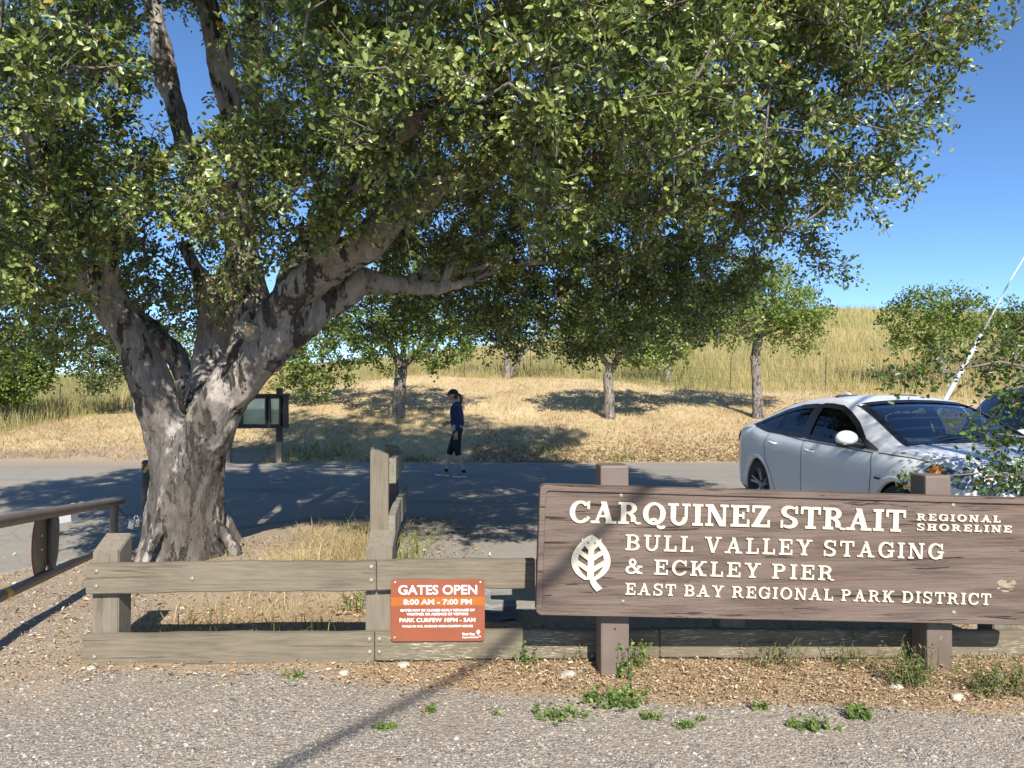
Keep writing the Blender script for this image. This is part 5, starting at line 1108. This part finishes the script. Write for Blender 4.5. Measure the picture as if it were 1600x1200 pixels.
    def strip(poly, a, b, off, sgn, closed=True, fn=None):
        """band along a side outline from inset a to outset b"""
        n = len(poly); cx = sum(p[0] for p in poly) / n; cz = sum(p[1] for p in poly) / n; pts = []
        P2 = catmull(np.array(poly + poly[:1]), 6)[:-1] if closed and n > 80 else np.array([np.array(poly[k]) * (1 - f) + np.array(poly[(k + 1) % n]) * f for k in range(n if closed else n - 1) for f in np.linspace(0, 1, 8, endpoint=False)] + ([] if closed else [np.array(poly[-1])]))
        r0, r1 = [], []; N = len(P2)
        for k in range(N):
            d = (P2[(k + 1) % N] - P2[k - 1]) if closed else (P2[min(k + 1, N - 1)] - P2[max(k - 1, 0)]); d = d / (np.linalg.norm(d) + 1e-9); nn = np.array([d[1], -d[0]])
            if nn.dot(P2[k] - [cx, cz]) < 0 and closed: nn = -nn
            for rr, s_ in ((r0, -a), (r1, b)):
                p = P2[k] + nn * s_; rr.append((p[0], sgn * (side(p[0], p[1]) + off), p[1]))
        if closed: r0.append(r0[0]); r1.append(r1[0])
        mb = MB(); mb.grid([r0, r1]); return mb
    def pane(poly, sgn, off, rows=4):
        x0, x1 = min(p[0] for p in poly), max(p[0] for p in poly); R_ = []; n = len(poly)
        for x in np.linspace(x0 + .004, x1 - .004, 30):
            zz = []
            for k in range(n):
                a, b = poly[k], poly[(k + 1) % n]
                if (a[0] - x) * (b[0] - x) <= 0 and a[0] != b[0]: zz.append(a[1] + (b[1] - a[1]) * (x - a[0]) / (b[0] - a[0]))
            R_.append([(x, sgn * (side(x, z) + off), z) for z in np.linspace(min(zz), max(zz), rows)])
        mb = MB(); mb.grid(R_); return mb
    for sgn in (-1, 1):
        for poly in cfg['dlo']:
            wdw = L2(strip(poly, .030, .022, .004, sgn), 'window_trim', M['trim']); L2(pane(poly, sgn, -.006), 'window', M[glass], wdw)
        for poly in cfg.get('pillars', []): L2(pane(poly, sgn, .006), 'pillar_trim', M['trim'])
        for pl in cfg['seams']: L2(strip(pl, .004, .004, .0025, sgn, False), 'door_gap', M['seam'])
        for hx, hz in cfg['handles']:
            y = side(hx, hz); h = MB(); h.tube([(hx - .10, sgn * (y + .012), hz + .004), (hx - .05, sgn * (y + .034), hz + .006), (hx + .06, sgn * (y + .034), hz), (hx + .10, sgn * (y + .012), hz - .004)], [.012, .017, .017, .012], 8); L2(h, 'door_handle', paint, t, True)
            h = MB(); h.ell((hx, sgn * (y - .004), hz - .008), (.085, .008, .03), None, 14, 8); L2(h, 'handle_recess', M['seam'], t, True)
        mx, mz = cfg['mirror']; y = side(mx, mz); h = MB(); rot = Matrix.Rotation(-.25 * sgn, 3, 'Z'); h.ell((mx, sgn * (y + .145), mz + .055), (.085, .125, .078), rot, 20, 12); mi = L2(h, 'wing_mirror', paint, t, True)
        h = MB(); h.tube([(mx + .05, sgn * (y - .02), mz - .025), (mx + .03, sgn * (y + .10), mz + .005)], [.035, .03], 10); L2(h, 'mirror_arm', M['trim'], mi)
        h = MB(); h.ell((mx - .01, sgn * (y + .145), mz - .005), (.08, .118, .035), rot, 16, 8); L2(h, 'mirror_base', M['trim'], mi, True)
        for poly, mt, nm in cfg['patches']: L2(pane(poly, sgn, .009 if mt != 'amber' else .018), nm, M[mt])
        for wx in cfg['wheels']:
            an = np.linspace(R(-28), R(208), 50); wz = cfg['wz']; ra = cfg['arch']
            h = MB(); h.grid([[(wx + (ra + dr) * math.cos(a), sgn * (side(wx + (ra + dr) * math.cos(a), max(wz - .1, wz + (ra + dr) * math.sin(a))) + dy), wz + (ra + dr) * math.sin(a)) for a in an] for dr, dy in ((-.022, -.05), (-.02, .006), (.012, .007), (.030, .001))]); L2(h, 'arch_lip', paint, t, True)
            h = MB(); yo = side(wx, .7) - .01; h.grid([[(wx + (ra - .004) * math.cos(a), sgn * yy, wz + (ra - .004) * math.sin(a)) for a in np.linspace(0, 2 * math.pi, 33)] for yy in (yo - .33, yo - .02)]); h.add([(wx + ra * math.cos(a), sgn * (yo - .33), wz + ra * math.sin(a)) for a in np.linspace(0, 2 * math.pi, 33)[:-1]], [list(range(32))]); L2(h, 'wheel_well', M['trim'])
            # wheel: tyre with rim, spokes and hub
            yc = yo - .115; rt = cfg['rt']; h = MB(); prof = [(rt - .10, -.09), (rt - .035, -.103), (rt - .006, -.085), (rt, -.04), (rt, .04), (rt - .006, .085), (rt - .035, .103), (rt - .10, .09)]
            h.grid([[(wx + r * math.cos(a), sgn * (yc + y_), wz + r * math.sin(a)) for r, y_ in prof] for a in np.linspace(0, 2 * math.pi, 41)]); wh = L2(h, 'wheel', M['tyre'], t, True)
            h = MB(); rr = rt - .098; h.grid([[(wx + r * math.cos(a), sgn * (yc + y_), wz + r * math.sin(a)) for r, y_ in ((rr, .09), (rr - .012, .085), (rr - .02, .02), (.05, .0), (.0, .0))] for a in np.linspace(0, 2 * math.pi, 41)]); L2(h, 'rim', M['seam'], wh, True)
            h = MB()
            for k in range(5):
                for da in (-.17, .17):
                    a = R(90 + 72 * k); c = np.array([math.cos(a), math.sin(a)]); e = np.array([math.cos(a + da * .9), math.sin(a + da * .9)]); d_ = np.array([-c[1], c[0]])
                    p0, p1 = c * .05, e * (rr - .008); q0, q1 = .016, .012
                    h.add([(wx + p[0], sgn * (yc + yy), wz + p[1]) for p, yy in ((p0 - d_ * q0, .055), (p0 + d_ * q0, .055), (p1 + d_ * q1, .088), (p1 - d_ * q1, .088), (p0 - d_ * q0, .02), (p0 + d_ * q0, .02), (p1 + d_ * q1, .05), (p1 - d_ * q1, .05))], [[0, 1, 2, 3], [4, 7, 6, 5], [0, 4, 5, 1], [2, 6, 7, 3], [1, 5, 6, 2], [0, 3, 7, 4]])
            h.tube([(wx, sgn * (yc + .02), wz), (wx, sgn * (yc + .07), wz)], [.05, .04], 16); L2(h, 'spoke', M['rim'], wh)
    # windscreen and rear window
    for (a, b, ins), nm, gl in ((ws, 'windscreen', 'wind' if glass == 'glass' else glass), (rs, 'rear_window', 'wind' if glass == 'glass' else glass)):
        rows, o_, i_ = [], [], []
        def pt(x, f, gx, off): y = f * (float(np.interp(x, xs, wr)) - ins + gx); return (x, y, top(x, y) + off)
        for x in np.linspace(a - .0, b, 24): rows.append([pt(x, f, .0, -.004) for f in np.linspace(-1, 1, 17)])
        pr = [pt(x, -1, 0, .004) for x in np.linspace(a, b, 20)] + [pt(b, f, 0, .004) for f in np.linspace(-1, 1, 17)] + [pt(x, 1, 0, .004) for x in np.linspace(b, a, 20)] + [pt(a, f, 0, .004) for f in np.linspace(1, -1, 17)]
        def rim(dx, dy): return [pt(x, -1, dy, .009) for x in np.linspace(a - dx, b + dx, 40)] + [pt(b + dx, f, dy, .009) for f in np.linspace(-1, 1, 17)] + [pt(x, 1, dy, .009) for x in np.linspace(b + dx, a - dx, 40)] + [pt(a - dx, f, dy, .009) for f in np.linspace(1, -1, 17)]
        fr = MB(); fr.grid([rim(-.045, -.035), rim(.03, .032)]); fo = L2(fr, nm + '_border', M['trim']); h = MB(); h.grid(rows); L2(h, nm, M[gl], fo, True)
    # cabin
    fl = cfg['floor']; h = MB(); h.box((L * .47, 0, fl), (L * .55, 1.45, .06)); L2(h, 'cabin_floor', M['seat'])
    dx_ = cfg['dash']; h = MB(); h.box((dx_, 0, cfg['dashz'] - .12), (.42, 1.40, .26), None, .06); h.box((dx_ + .22, 0, cfg['dashz'] - .28), (.3, 1.42, .5)); L2(h, 'dashboard', M['trim'], t, 'auto')
    for sx, sy in cfg['seats']:
        h = MB(); rot = Matrix.Rotation(R(-14), 3, 'Y'); h.box((sx + .22, sy, fl + .26), (.5, .5, .22), None, .07); h.box((sx - .10, sy, fl + .62), (.16, .48, .66), rot, .07); st = L2(h, 'seat', M['seat'], t, 'auto')
        hz_ = fl + 1.06 - (.14 if sx < 1.6 else 0); h = MB(); h.box((sx - .20, sy, hz_), (.12, .27, .19), rot, .05); h.tube([(sx - .18, sy - .06, fl + .9), (sx - .2, sy - .06, hz_ - .06)], .007, 6); h.tube([(sx - .18, sy + .06, fl + .9), (sx - .2, sy + .06, hz_ - .06)], .007, 6); L2(h, 'headrest', M['seat'], st, 'auto')
    c = Vector((dx_ - .36, .37, cfg['dashz'] - .02)); u = Vector((0, 1, 0)); v = Vector((.42, 0, .9)).normalized(); h = MB(); h.tube([c + u * .18 * math.cos(a) + v * .18 * math.sin(a) for a in np.linspace(0, 2 * math.pi, 25)], .014, 8); h.tube([c - u * .17, c + u * .17], .018, 6); h.tube([c, c + Vector((.25, 0, -.08))], .03, 8); L2(h, 'steering_wheel', M['seam'], t, True)
    mw = ws[0] + .16; h = MB(); h.box((mw, 0, top(mw, 0) - .09), (.03, .22, .065), None, .012); L2(h, 'rear_view_mirror', M['trim'])
    for sy in (-.35, .25):
        x = ws[1] - .05; h = MB(); h.tube([(x, sy, top(x, sy) + .02), (x - .06, sy + .25, top(x - .06, sy + .25) + .016), (x - .1, sy + .55, top(x - .1, min(.6, sy + .55)) + .014)], .009, 6); L2(h, 'wiper', M['trim'])
    if 'extra' in cfg: cfg['extra'](t, L2, side, top)
    return t
def white_extra(t, L2, side, top):
    h = MB(); h.ell((1.45, 0, top(1.45, 0) + .03), (.09, .022, .045), None, 12, 8); L2(h, 'roof_fin', M['carwhite'], t, True)
hatch = dict(L=4.47,
    zt=[(0, .62), (.03, .86), (.10, 1.0), (.22, 1.085), (.45, 1.165), (.8, 1.275), (1.2, 1.375), (1.6, 1.432), (2.0, 1.452), (2.35, 1.445), (2.62, 1.395), (2.9, 1.285), (3.2, 1.14), (3.45, 1.015), (3.55, .99), (3.85, .955), (4.15, .895), (4.32, .81), (4.42, .66), (4.47, .46)],
    zb=[(0, .45), (.1, .28), (.3, .21), (4.1, .19), (4.3, .22), (4.47, .34)],
    w=[(0, .50), (.06, .70), (.16, .80), (.4, .872), (.9, .905), (2.2, .91), (3.5, .91), (3.9, .885), (4.15, .82), (4.32, .70), (4.42, .56), (4.47, .40)],
    belt=[(0, .58), (.05, .90), (.15, .985), (.4, 1.02), (.8, 1.005), (1.5, .965), (2.5, .925), (3.3, .90), (3.6, .895), (3.9, .87), (4.2, .81), (4.35, .70), (4.47, .44)],
    wr=[(0, .44), (.1, .62), (.5, .62), (1.0, .615), (1.6, .615), (2.3, .62), (2.7, .645), (3.1, .69), (3.45, .735), (3.7, .745), (4.0, .69), (4.3, .50), (4.47, .30)],
    drop=[(0, .04), (.4, .055), (1, .07), (2, .075), (2.6, .07), (3.2, .05), (3.6, .03), (4.47, .02)], tuck=[(0, .94), (.6, .945), (3.3, .945), (3.8, .90), (4.47, .88)],
    dlo=[[(.72, 1.075), (1.1, 1.02), (1.92, .985), (1.92, 1.335), (1.6, 1.318), (1.25, 1.255), (.95, 1.17)], [(2.02, .98), (2.55, .958), (3.06, .938), (3.02, 1.01), (2.82, 1.15), (2.62, 1.25), (2.42, 1.318), (2.2, 1.338), (2.02, 1.34)]],
    pillars=[[(1.88, .975), (2.06, .97), (2.06, 1.352), (1.88, 1.348)], [(3.04, .93), (3.30, .915), (3.28, .935), (3.10, 1.0), (3.04, 1.02)], [(.60, 1.075), (.76, 1.06), (.96, 1.185), (.9, 1.175)], [(1.28, 1.0), (1.305, .998), (1.305, 1.285), (1.28, 1.282)]],
    ws=(2.64, 3.50, .045), rs=(.42, 1.30, .10), wheels=(.89, 3.59), wz=.318, arch=.365, rt=.318, grille=(.30, .60),
    seams=[[(1.98, .965), (1.985, .7), (1.975, .45), (1.94, .30)], [(1.18, 1.0), (1.10, .85), (1.14, .66), (1.28, .48), (1.36, .30)], [(3.22, .89), (3.25, .72), (3.22, .5), (3.15, .30)], [(.62, 1.04), (.40, 1.0), (.2, .95)], [(1.30, .29), (2.2, .29), (3.16, .29)], [(.72, 1.05), (1.9, .945), (3.22, .895)], [(3.30, .90), (3.7, .885), (3.9, .865)]],
    handles=[(1.32, .875), (2.16, .835)], mirror=(2.98, .965),
    patches=[([(.03, .80), (.24, .86), (.30, .955), (.10, .985), (.04, .93)], 'tail', 'tail_lamp'), ([(3.92, .795), (4.34, .62), (4.40, .64), (4.36, .73), (4.15, .81), (3.95, .862)], 'lamp', 'headlight'), ([(3.95, .795), (4.07, .75), (4.07, .825), (3.97, .85)], 'amber', 'turn_signal'), ([(3.30, .66), (3.40, .655), (3.40, .672), (3.31, .678)], 'seam', 'badge')],
    floor=.30, dash=3.32, dashz=.97, seats=[(2.22, -.36), (2.22, .36), (1.42, -.36), (1.42, .36)], extra=white_extra)
car('white_car', 'white hatchback with fastback tail parked behind the park sign', hatch, M['carwhite'], (3.864, 10.40, .12), R(-82), 'glass')
def suv_extra(t, L2, side, top):
    for sgn in (-1, 1):
        h = MB(); h.tube([(.9, sgn * .60, 1.60), (1.1, sgn * .60, 1.655), (2.6, sgn * .60, 1.655), (2.8, sgn * .61, 1.59)], .016, 8); L2(h, 'roof_rail', M['trim'], t, True)
        h = MB(); h.grid([[(x, sgn * (side(x, 1.0 - .02 * (x - 1.5)) + .008), 1.0 - .02 * (x - 1.5) + dz) for x in np.linspace(.55, 3.2, 30)] for dz in (0, .022)]); L2(h, 'chrome_strip', M['chrome'])
suv = dict(L=4.6,
    zt=[(0, .66), (.03, .92), (.10, 1.1), (.22, 1.28), (.42, 1.48), (.6, 1.56), (1.0, 1.61), (1.8, 1.63), (2.4, 1.60), (2.7, 1.53), (3.0, 1.38), (3.3, 1.2), (3.45, 1.11), (3.6, 1.08), (4.0, 1.03), (4.3, .95), (4.48, .8), (4.6, .5)],
    zb=[(0, .5), (.1, .34), (.3, .28), (4.2, .27), (4.45, .32), (4.6, .42)],
    w=[(0, .56), (.06, .76), (.16, .85), (.5, .90), (2.2, .92), (3.6, .92), (4.1, .88), (4.4, .76), (4.55, .58), (4.6, .42)],
    belt=[(0, .6), (.05, .88), (.15, 1.0), (.6, 1.03), (1.5, 1.01), (2.5, .99), (3.3, .98), (3.7, .97), (4.2, .90), (4.45, .75), (4.6, .48)],
    wr=[(0, .5), (.1, .70), (.5, .66), (1.0, .66), (2.3, .66), (2.7, .68), (3.1, .72), (3.45, .76), (3.8, .75), (4.2, .66), (4.6, .36)],
    drop=[(0, .04), (.4, .06), (1, .07), (2.6, .07), (3.3, .05), (3.7, .03), (4.6, .02)], tuck=[(0, .95), (3.3, .955), (3.9, .91), (4.6, .88)],
    dlo=[[(.62, 1.08), (1.9, 1.06), (1.9, 1.50), (1.2, 1.50), (.8, 1.44)], [(2.0, 1.06), (3.12, 1.03), (2.98, 1.16), (2.74, 1.35), (2.5, 1.47), (2.0, 1.50)]], pillars=[[(1.87, 1.05), (2.03, 1.05), (2.03, 1.51), (1.87, 1.51)]],
    ws=(2.72, 3.42, .05), rs=(.16, .42, .10), wheels=(.88, 3.62), wz=.345, arch=.40, rt=.345, grille=(.42, .75),
    seams=[[(1.96, 1.0), (1.97, .7), (1.94, .36)], [(3.18, .98), (3.2, .7), (3.1, .36)], [(1.1, 1.0), (1.05, .8), (1.3, .5), (1.36, .36)]], handles=[(1.3, .93), (2.2, .91)], mirror=(3.0, 1.05),
    patches=[([(.03, .84), (.26, .88), (.22, 1.05), (.08, 1.06)], 'tail', 'tail_lamp'), ([(4.0, .84), (4.45, .74), (4.5, .78), (4.3, .88), (4.02, .92)], 'lamp', 'headlight')],
    floor=.42, dash=3.28, dashz=1.08, seats=[(2.2, -.37), (2.2, .37), (1.25, -.37), (1.25, .37)], extra=suv_extra)
car('dark_car', 'dark blue sport utility car half hidden behind the oak shrub and the white car', suv, M['navy'], (7.15, 10.75, .10), R(-82), 'dglass')

# ---------------------------------------------------------------- the walker
def skin(name, nodes, edges, mat, parent, root=0, sub=2, extra=None):
    me = bpy.data.meshes.new(name); me.from_pydata([n[0] for n in nodes], edges, []); o = bpy.data.objects.new(name, me); C.objects.link(o)
    m = o.modifiers.new('s', 'SKIN'); m.use_smooth_shade = True; sv = me.skin_vertices[0].data
    for i, n in enumerate(nodes): r = n[1]; sv[i].radius = (r, r) if not isinstance(r, tuple) else r; sv[i].use_root = i == root
    s = o.modifiers.new('u', 'SUBSURF'); s.levels = s.render_levels = sub
    out = evaluated(o); bpy.data.objects.remove(o); out.name = name; out.materials.clear()
    if extra:
        bm = bmesh.new(); bm.from_mesh(out); tmp = bpy.data.meshes.new('x'); tmp.from_pydata(extra.v, [], extra.f); bm.from_mesh(tmp); bmesh.ops.recalc_face_normals(bm, faces=bm.faces); bm.to_mesh(out); bm.free()
    return link(name, out, mat, parent, False, True)
def person():
    D = 14.3; f = P(713, 745, D); gz = Hz(f.x, f.y) + .014
    t = thing('person', 'walker in blue jacket, black cropped leggings and black cap on the road', 'person', (f.x, f.y, gz), R(180))   # local +x is the way she walks
    # local frame: x forward, y her left->(towards +y), camera side is her left after the half turn: local +y = world -y
    hip, chest = Vector((-.03, 0, .90)), Vector((.0, 0, 1.26))
    leg = {  # hip joint, knee, ankle, toe  (left = camera side, trailing; right leads)
        1: (Vector((-.02, .09, .86)), Vector((-.03, .10, .47)), Vector((-.15, .10, .10)), Vector((.0, .10, .035))),
        -1: (Vector((-.02, -.09, .86)), Vector((.13, -.095, .47)), Vector((.20, -.095, .10)), Vector((.36, -.095, .05)))}
    N = [(hip, .115), (Vector((-.02, 0, 1.02)), .105), (chest, .12), (Vector((.0, 0, 1.38)), .075), (Vector((.02, 0, 1.45)), .05), (Vector((.045, 0, 1.52)), .055)]; E = [(0, 1), (1, 2), (2, 3), (3, 4), (4, 5)]
    for s in (1, -1):
        h, k, a, toe = leg[s]; b = len(N); N += [(h, .085), (h.lerp(k, .5), .072), (k, .055), (k.lerp(a, .35), .053), (k.lerp(a, .75), .036), (a, .033), (Vector((toe.x - .10, toe.y, .05)), .035), (toe, .03)]; E += [(0, b)] + [(b + i, b + i + 1) for i in range(7)]
    arm = {1: (Vector((-.01, .17, 1.36)), Vector((-.06, .215, 1.09)), Vector((-.02, .22, .86))), -1: (Vector((.0, -.17, 1.36)), Vector((-.04, -.21, 1.10)), Vector((.15, -.13, 1.03)))}
    ex = MB()
    for s in (1, -1):
        sh, el, wr = arm[s]; b = len(N); N += [(sh, .05), (sh.lerp(el, .5), .043), (el, .036), (el.lerp(wr, .4), .034), (wr, .022)]; E += [(3, b)] + [(b + i, b + i + 1) for i in range(4)]
        d = (wr - el).normalized(); side_ = Vector((0, s, 0)); fwd = d.cross(side_).normalized() * s
        if fwd.x < 0: fwd = -fwd
        # palm and five bent fingers
        pc = wr + d * .045; ex.tube([wr - d * .01, wr + d * .02, pc + d * .02, pc + d * .045], [.021, .032, .037, .03], 10, True, .55)
        for q, (off, ln) in enumerate(((-.030, .062), (-.010, .074), (.011, .069), (.031, .053))):
            b0 = pc + d * .04 + fwd * off * -1; cl = -side_; ex.tube([b0, b0 + d * ln * .45 + cl * .004, b0 + d * ln * .8 + cl * .018, b0 + d * ln * .95 + cl * .034], [.0095, .009, .008, .006], 7)
        b0 = wr + d * .03 + fwd * .028; ex.tube([b0, b0 + d * .025 + fwd * .022, b0 + d * .055 + fwd * .022 - side_ * .01], [.012, .010, .008], 7)
    # head: skull, jaw, nose, ear added to the same surface
    hc = Vector((.065, 0, 1.575)); ex.ell(hc, (.094, .072, .105), None, 22, 16); ex.ell(hc + Vector((.035, 0, -.065)), (.062, .052, .052), None, 16, 10)
    ex.tube([hc + Vector((.088, 0, .005)), hc + Vector((.115, 0, -.028)), hc + Vector((.088, 0, -.036))], [.010, .016, .010], 8); ex.tube([hc + Vector((.088, -.022, -.062)), hc + Vector((.096, 0, -.062)), hc + Vector((.088, .022, -.062))], .007, 6)
    for s in (1, -1): ex.ell(hc + Vector((-.012, s * .072, -.012)), (.022, .010, .03), None, 10, 8)
    body = skin('body', N, E, M['skin'], t, 0, 2, ex)
    # clothes follow the limbs
    J = [(Vector((-.03, 0, .93)), (.135, .150)), (Vector((-.02, 0, 1.05)), (.122, .135)), (Vector((.0, 0, 1.24)), (.135, .155)), (Vector((-.005, 0, 1.36)), (.10, .125)), (Vector((.015, 0, 1.44)), .066)]; JE = [(0, 1), (1, 2), (2, 3), (3, 4)]
    for s in (1, -1):
        sh, el, wr = arm[s]; b = len(J); J += [(sh, .070), (sh.lerp(el, .5), .062), (el, .055), (el.lerp(wr, .5), .048), (el.lerp(wr, .93), .038)]; JE += [(3, b)] + [(b + i, b + i + 1) for i in range(4)]
    skin('jacket', J, JE, M['jacket'], t)
    Lg = [(Vector((-.035, 0, .90)), .135), (Vector((-.03, 0, .99)), .12)]; LE = [(0, 1)]
    for s in (1, -1):
        h, k, a, toe = leg[s]; b = len(Lg); Lg += [(h, .100), (h.lerp(k, .5), .085), (k, .068), (k.lerp(a, .22), .064)]; LE += [(0, b), (b, b + 1), (b + 1, b + 2), (b + 2, b + 3)]
    skin('leggings', Lg, LE, M['legging'], t)
    for s in (1, -1):
        h, k, a, toe = leg[s]; d = (toe - a); d.z = 0; d.normalize(); tilt = (toe.z - .035) * 1.2
        m = MB(); m.tube([a + Vector((0, 0, .04)), a + Vector((0, 0, -.02))], [.038, .042], 12); m.build('sock', M['legging'], t, world=False, smooth='auto')
        hl = a - d * .05; rows = []
        for u_, w_, hh in ((-.055, .025, .055), (-.03, .036, .085), (.02, .040, .085), (.08, .043, .065), (.14, .045, .05), (.19, .036, .04), (.215, .012, .03)):
            c = a + d * u_; zb = .0 + max(0, u_) * tilt * 4 * (1 if s < 0 else .2); rows.append([Vector((c.x, c.y + w_ * math.cos(x), zb + .022 + hh * max(0, math.sin(x)) - .004 * (math.sin(x) < 0))) for x in np.linspace(-.3, math.pi + .3, 11)])
        m = MB(); m.grid(rows); sh = m.build('shoe', M['shoe'], t, world=False, smooth=True)
        m = MB(); ring = [[Vector((r[0].x, a.y + (r[0].y - a.y) * q, r[0].z - .022 + dz)) for r in rows] + [Vector((r[-1].x, a.y + (r[-1].y - a.y) * q, r[-1].z - .022 + dz)) for r in rows[::-1]] for q, dz in ((.95, 0), (1.1, .004), (1.1, .024))]
        ring = [r + [r[0]] for r in ring]; m.grid(ring); m.f.append(list(range(len(ring[0]) - 1))); m.mi.append(0); m.build('sole', M['sole'], sh, world=False)
    # cap with brim, ponytail, sunglasses, the paper she carries
    m = MB(); m.grid([[hc + Vector((-.004 + .103 * math.cos(p) * math.cos(a), .081 * math.cos(p) * math.sin(a), .018 + .098 * math.sin(p))) for a in np.linspace(0, 2 * math.pi, 25)] for p in np.linspace(0, math.pi / 2, 9)]); cp = m.build('cap', M['capcloth'], t, world=False, smooth=True)
    m = MB(); m.grid([[hc + Vector((.085 + r * math.cos(a) * .085, .07 * math.sin(a) * (.6 + .4 * (1 - r)), .026 - .022 * r + dz)) for a in np.linspace(-1.45, 1.45, 13)] for r, dz in ((0, 0), (.5, .003), (1, 0), (1, -.006), (0, -.006))]); m.build('brim', M['capcloth'], cp, world=False, smooth=True)
    m = MB(); m.ell(hc + Vector((-.035, 0, -.018)), (.068, .074, .075), None, 16, 10); m.tube([hc + Vector((-.09, 0, .02)), hc + Vector((-.135, .01, -.01)), hc + Vector((-.16, .015, -.08)), hc + Vector((-.15, .015, -.16)), hc + Vector((-.155, .015, -.20))], [.018, .032, .034, .024, .006], 10); m.build('hair', M['hair'], t, world=False, smooth=True)
    m = MB(); m.tube([hc + Vector((.082, -.05, .004)), hc + Vector((.1, 0, .004)), hc + Vector((.082, .05, .004))], .014, 8); m.tube([hc + Vector((.08, .052, .006)), hc + Vector((-.01, .076, .006))], .005, 6); m.build('sunglasses', M['trim'], t, world=False, smooth=True)
    m = MB(); m.box((.0, .221, .885), (.05, .054, .022), None, .006); m.build('wristwatch', M['trim'], t, world=False)
    w = P(709, 668, D - .05); m = MB(); m.box((w.x, D + .06, w.z), (.13, .012, .09), Matrix.Rotation(R(-25), 3, 'Y'), .002); tag(m.build('folded_paper', M['paper']), 'folded pale paper held at the waist of the walker', 'paper')
person()
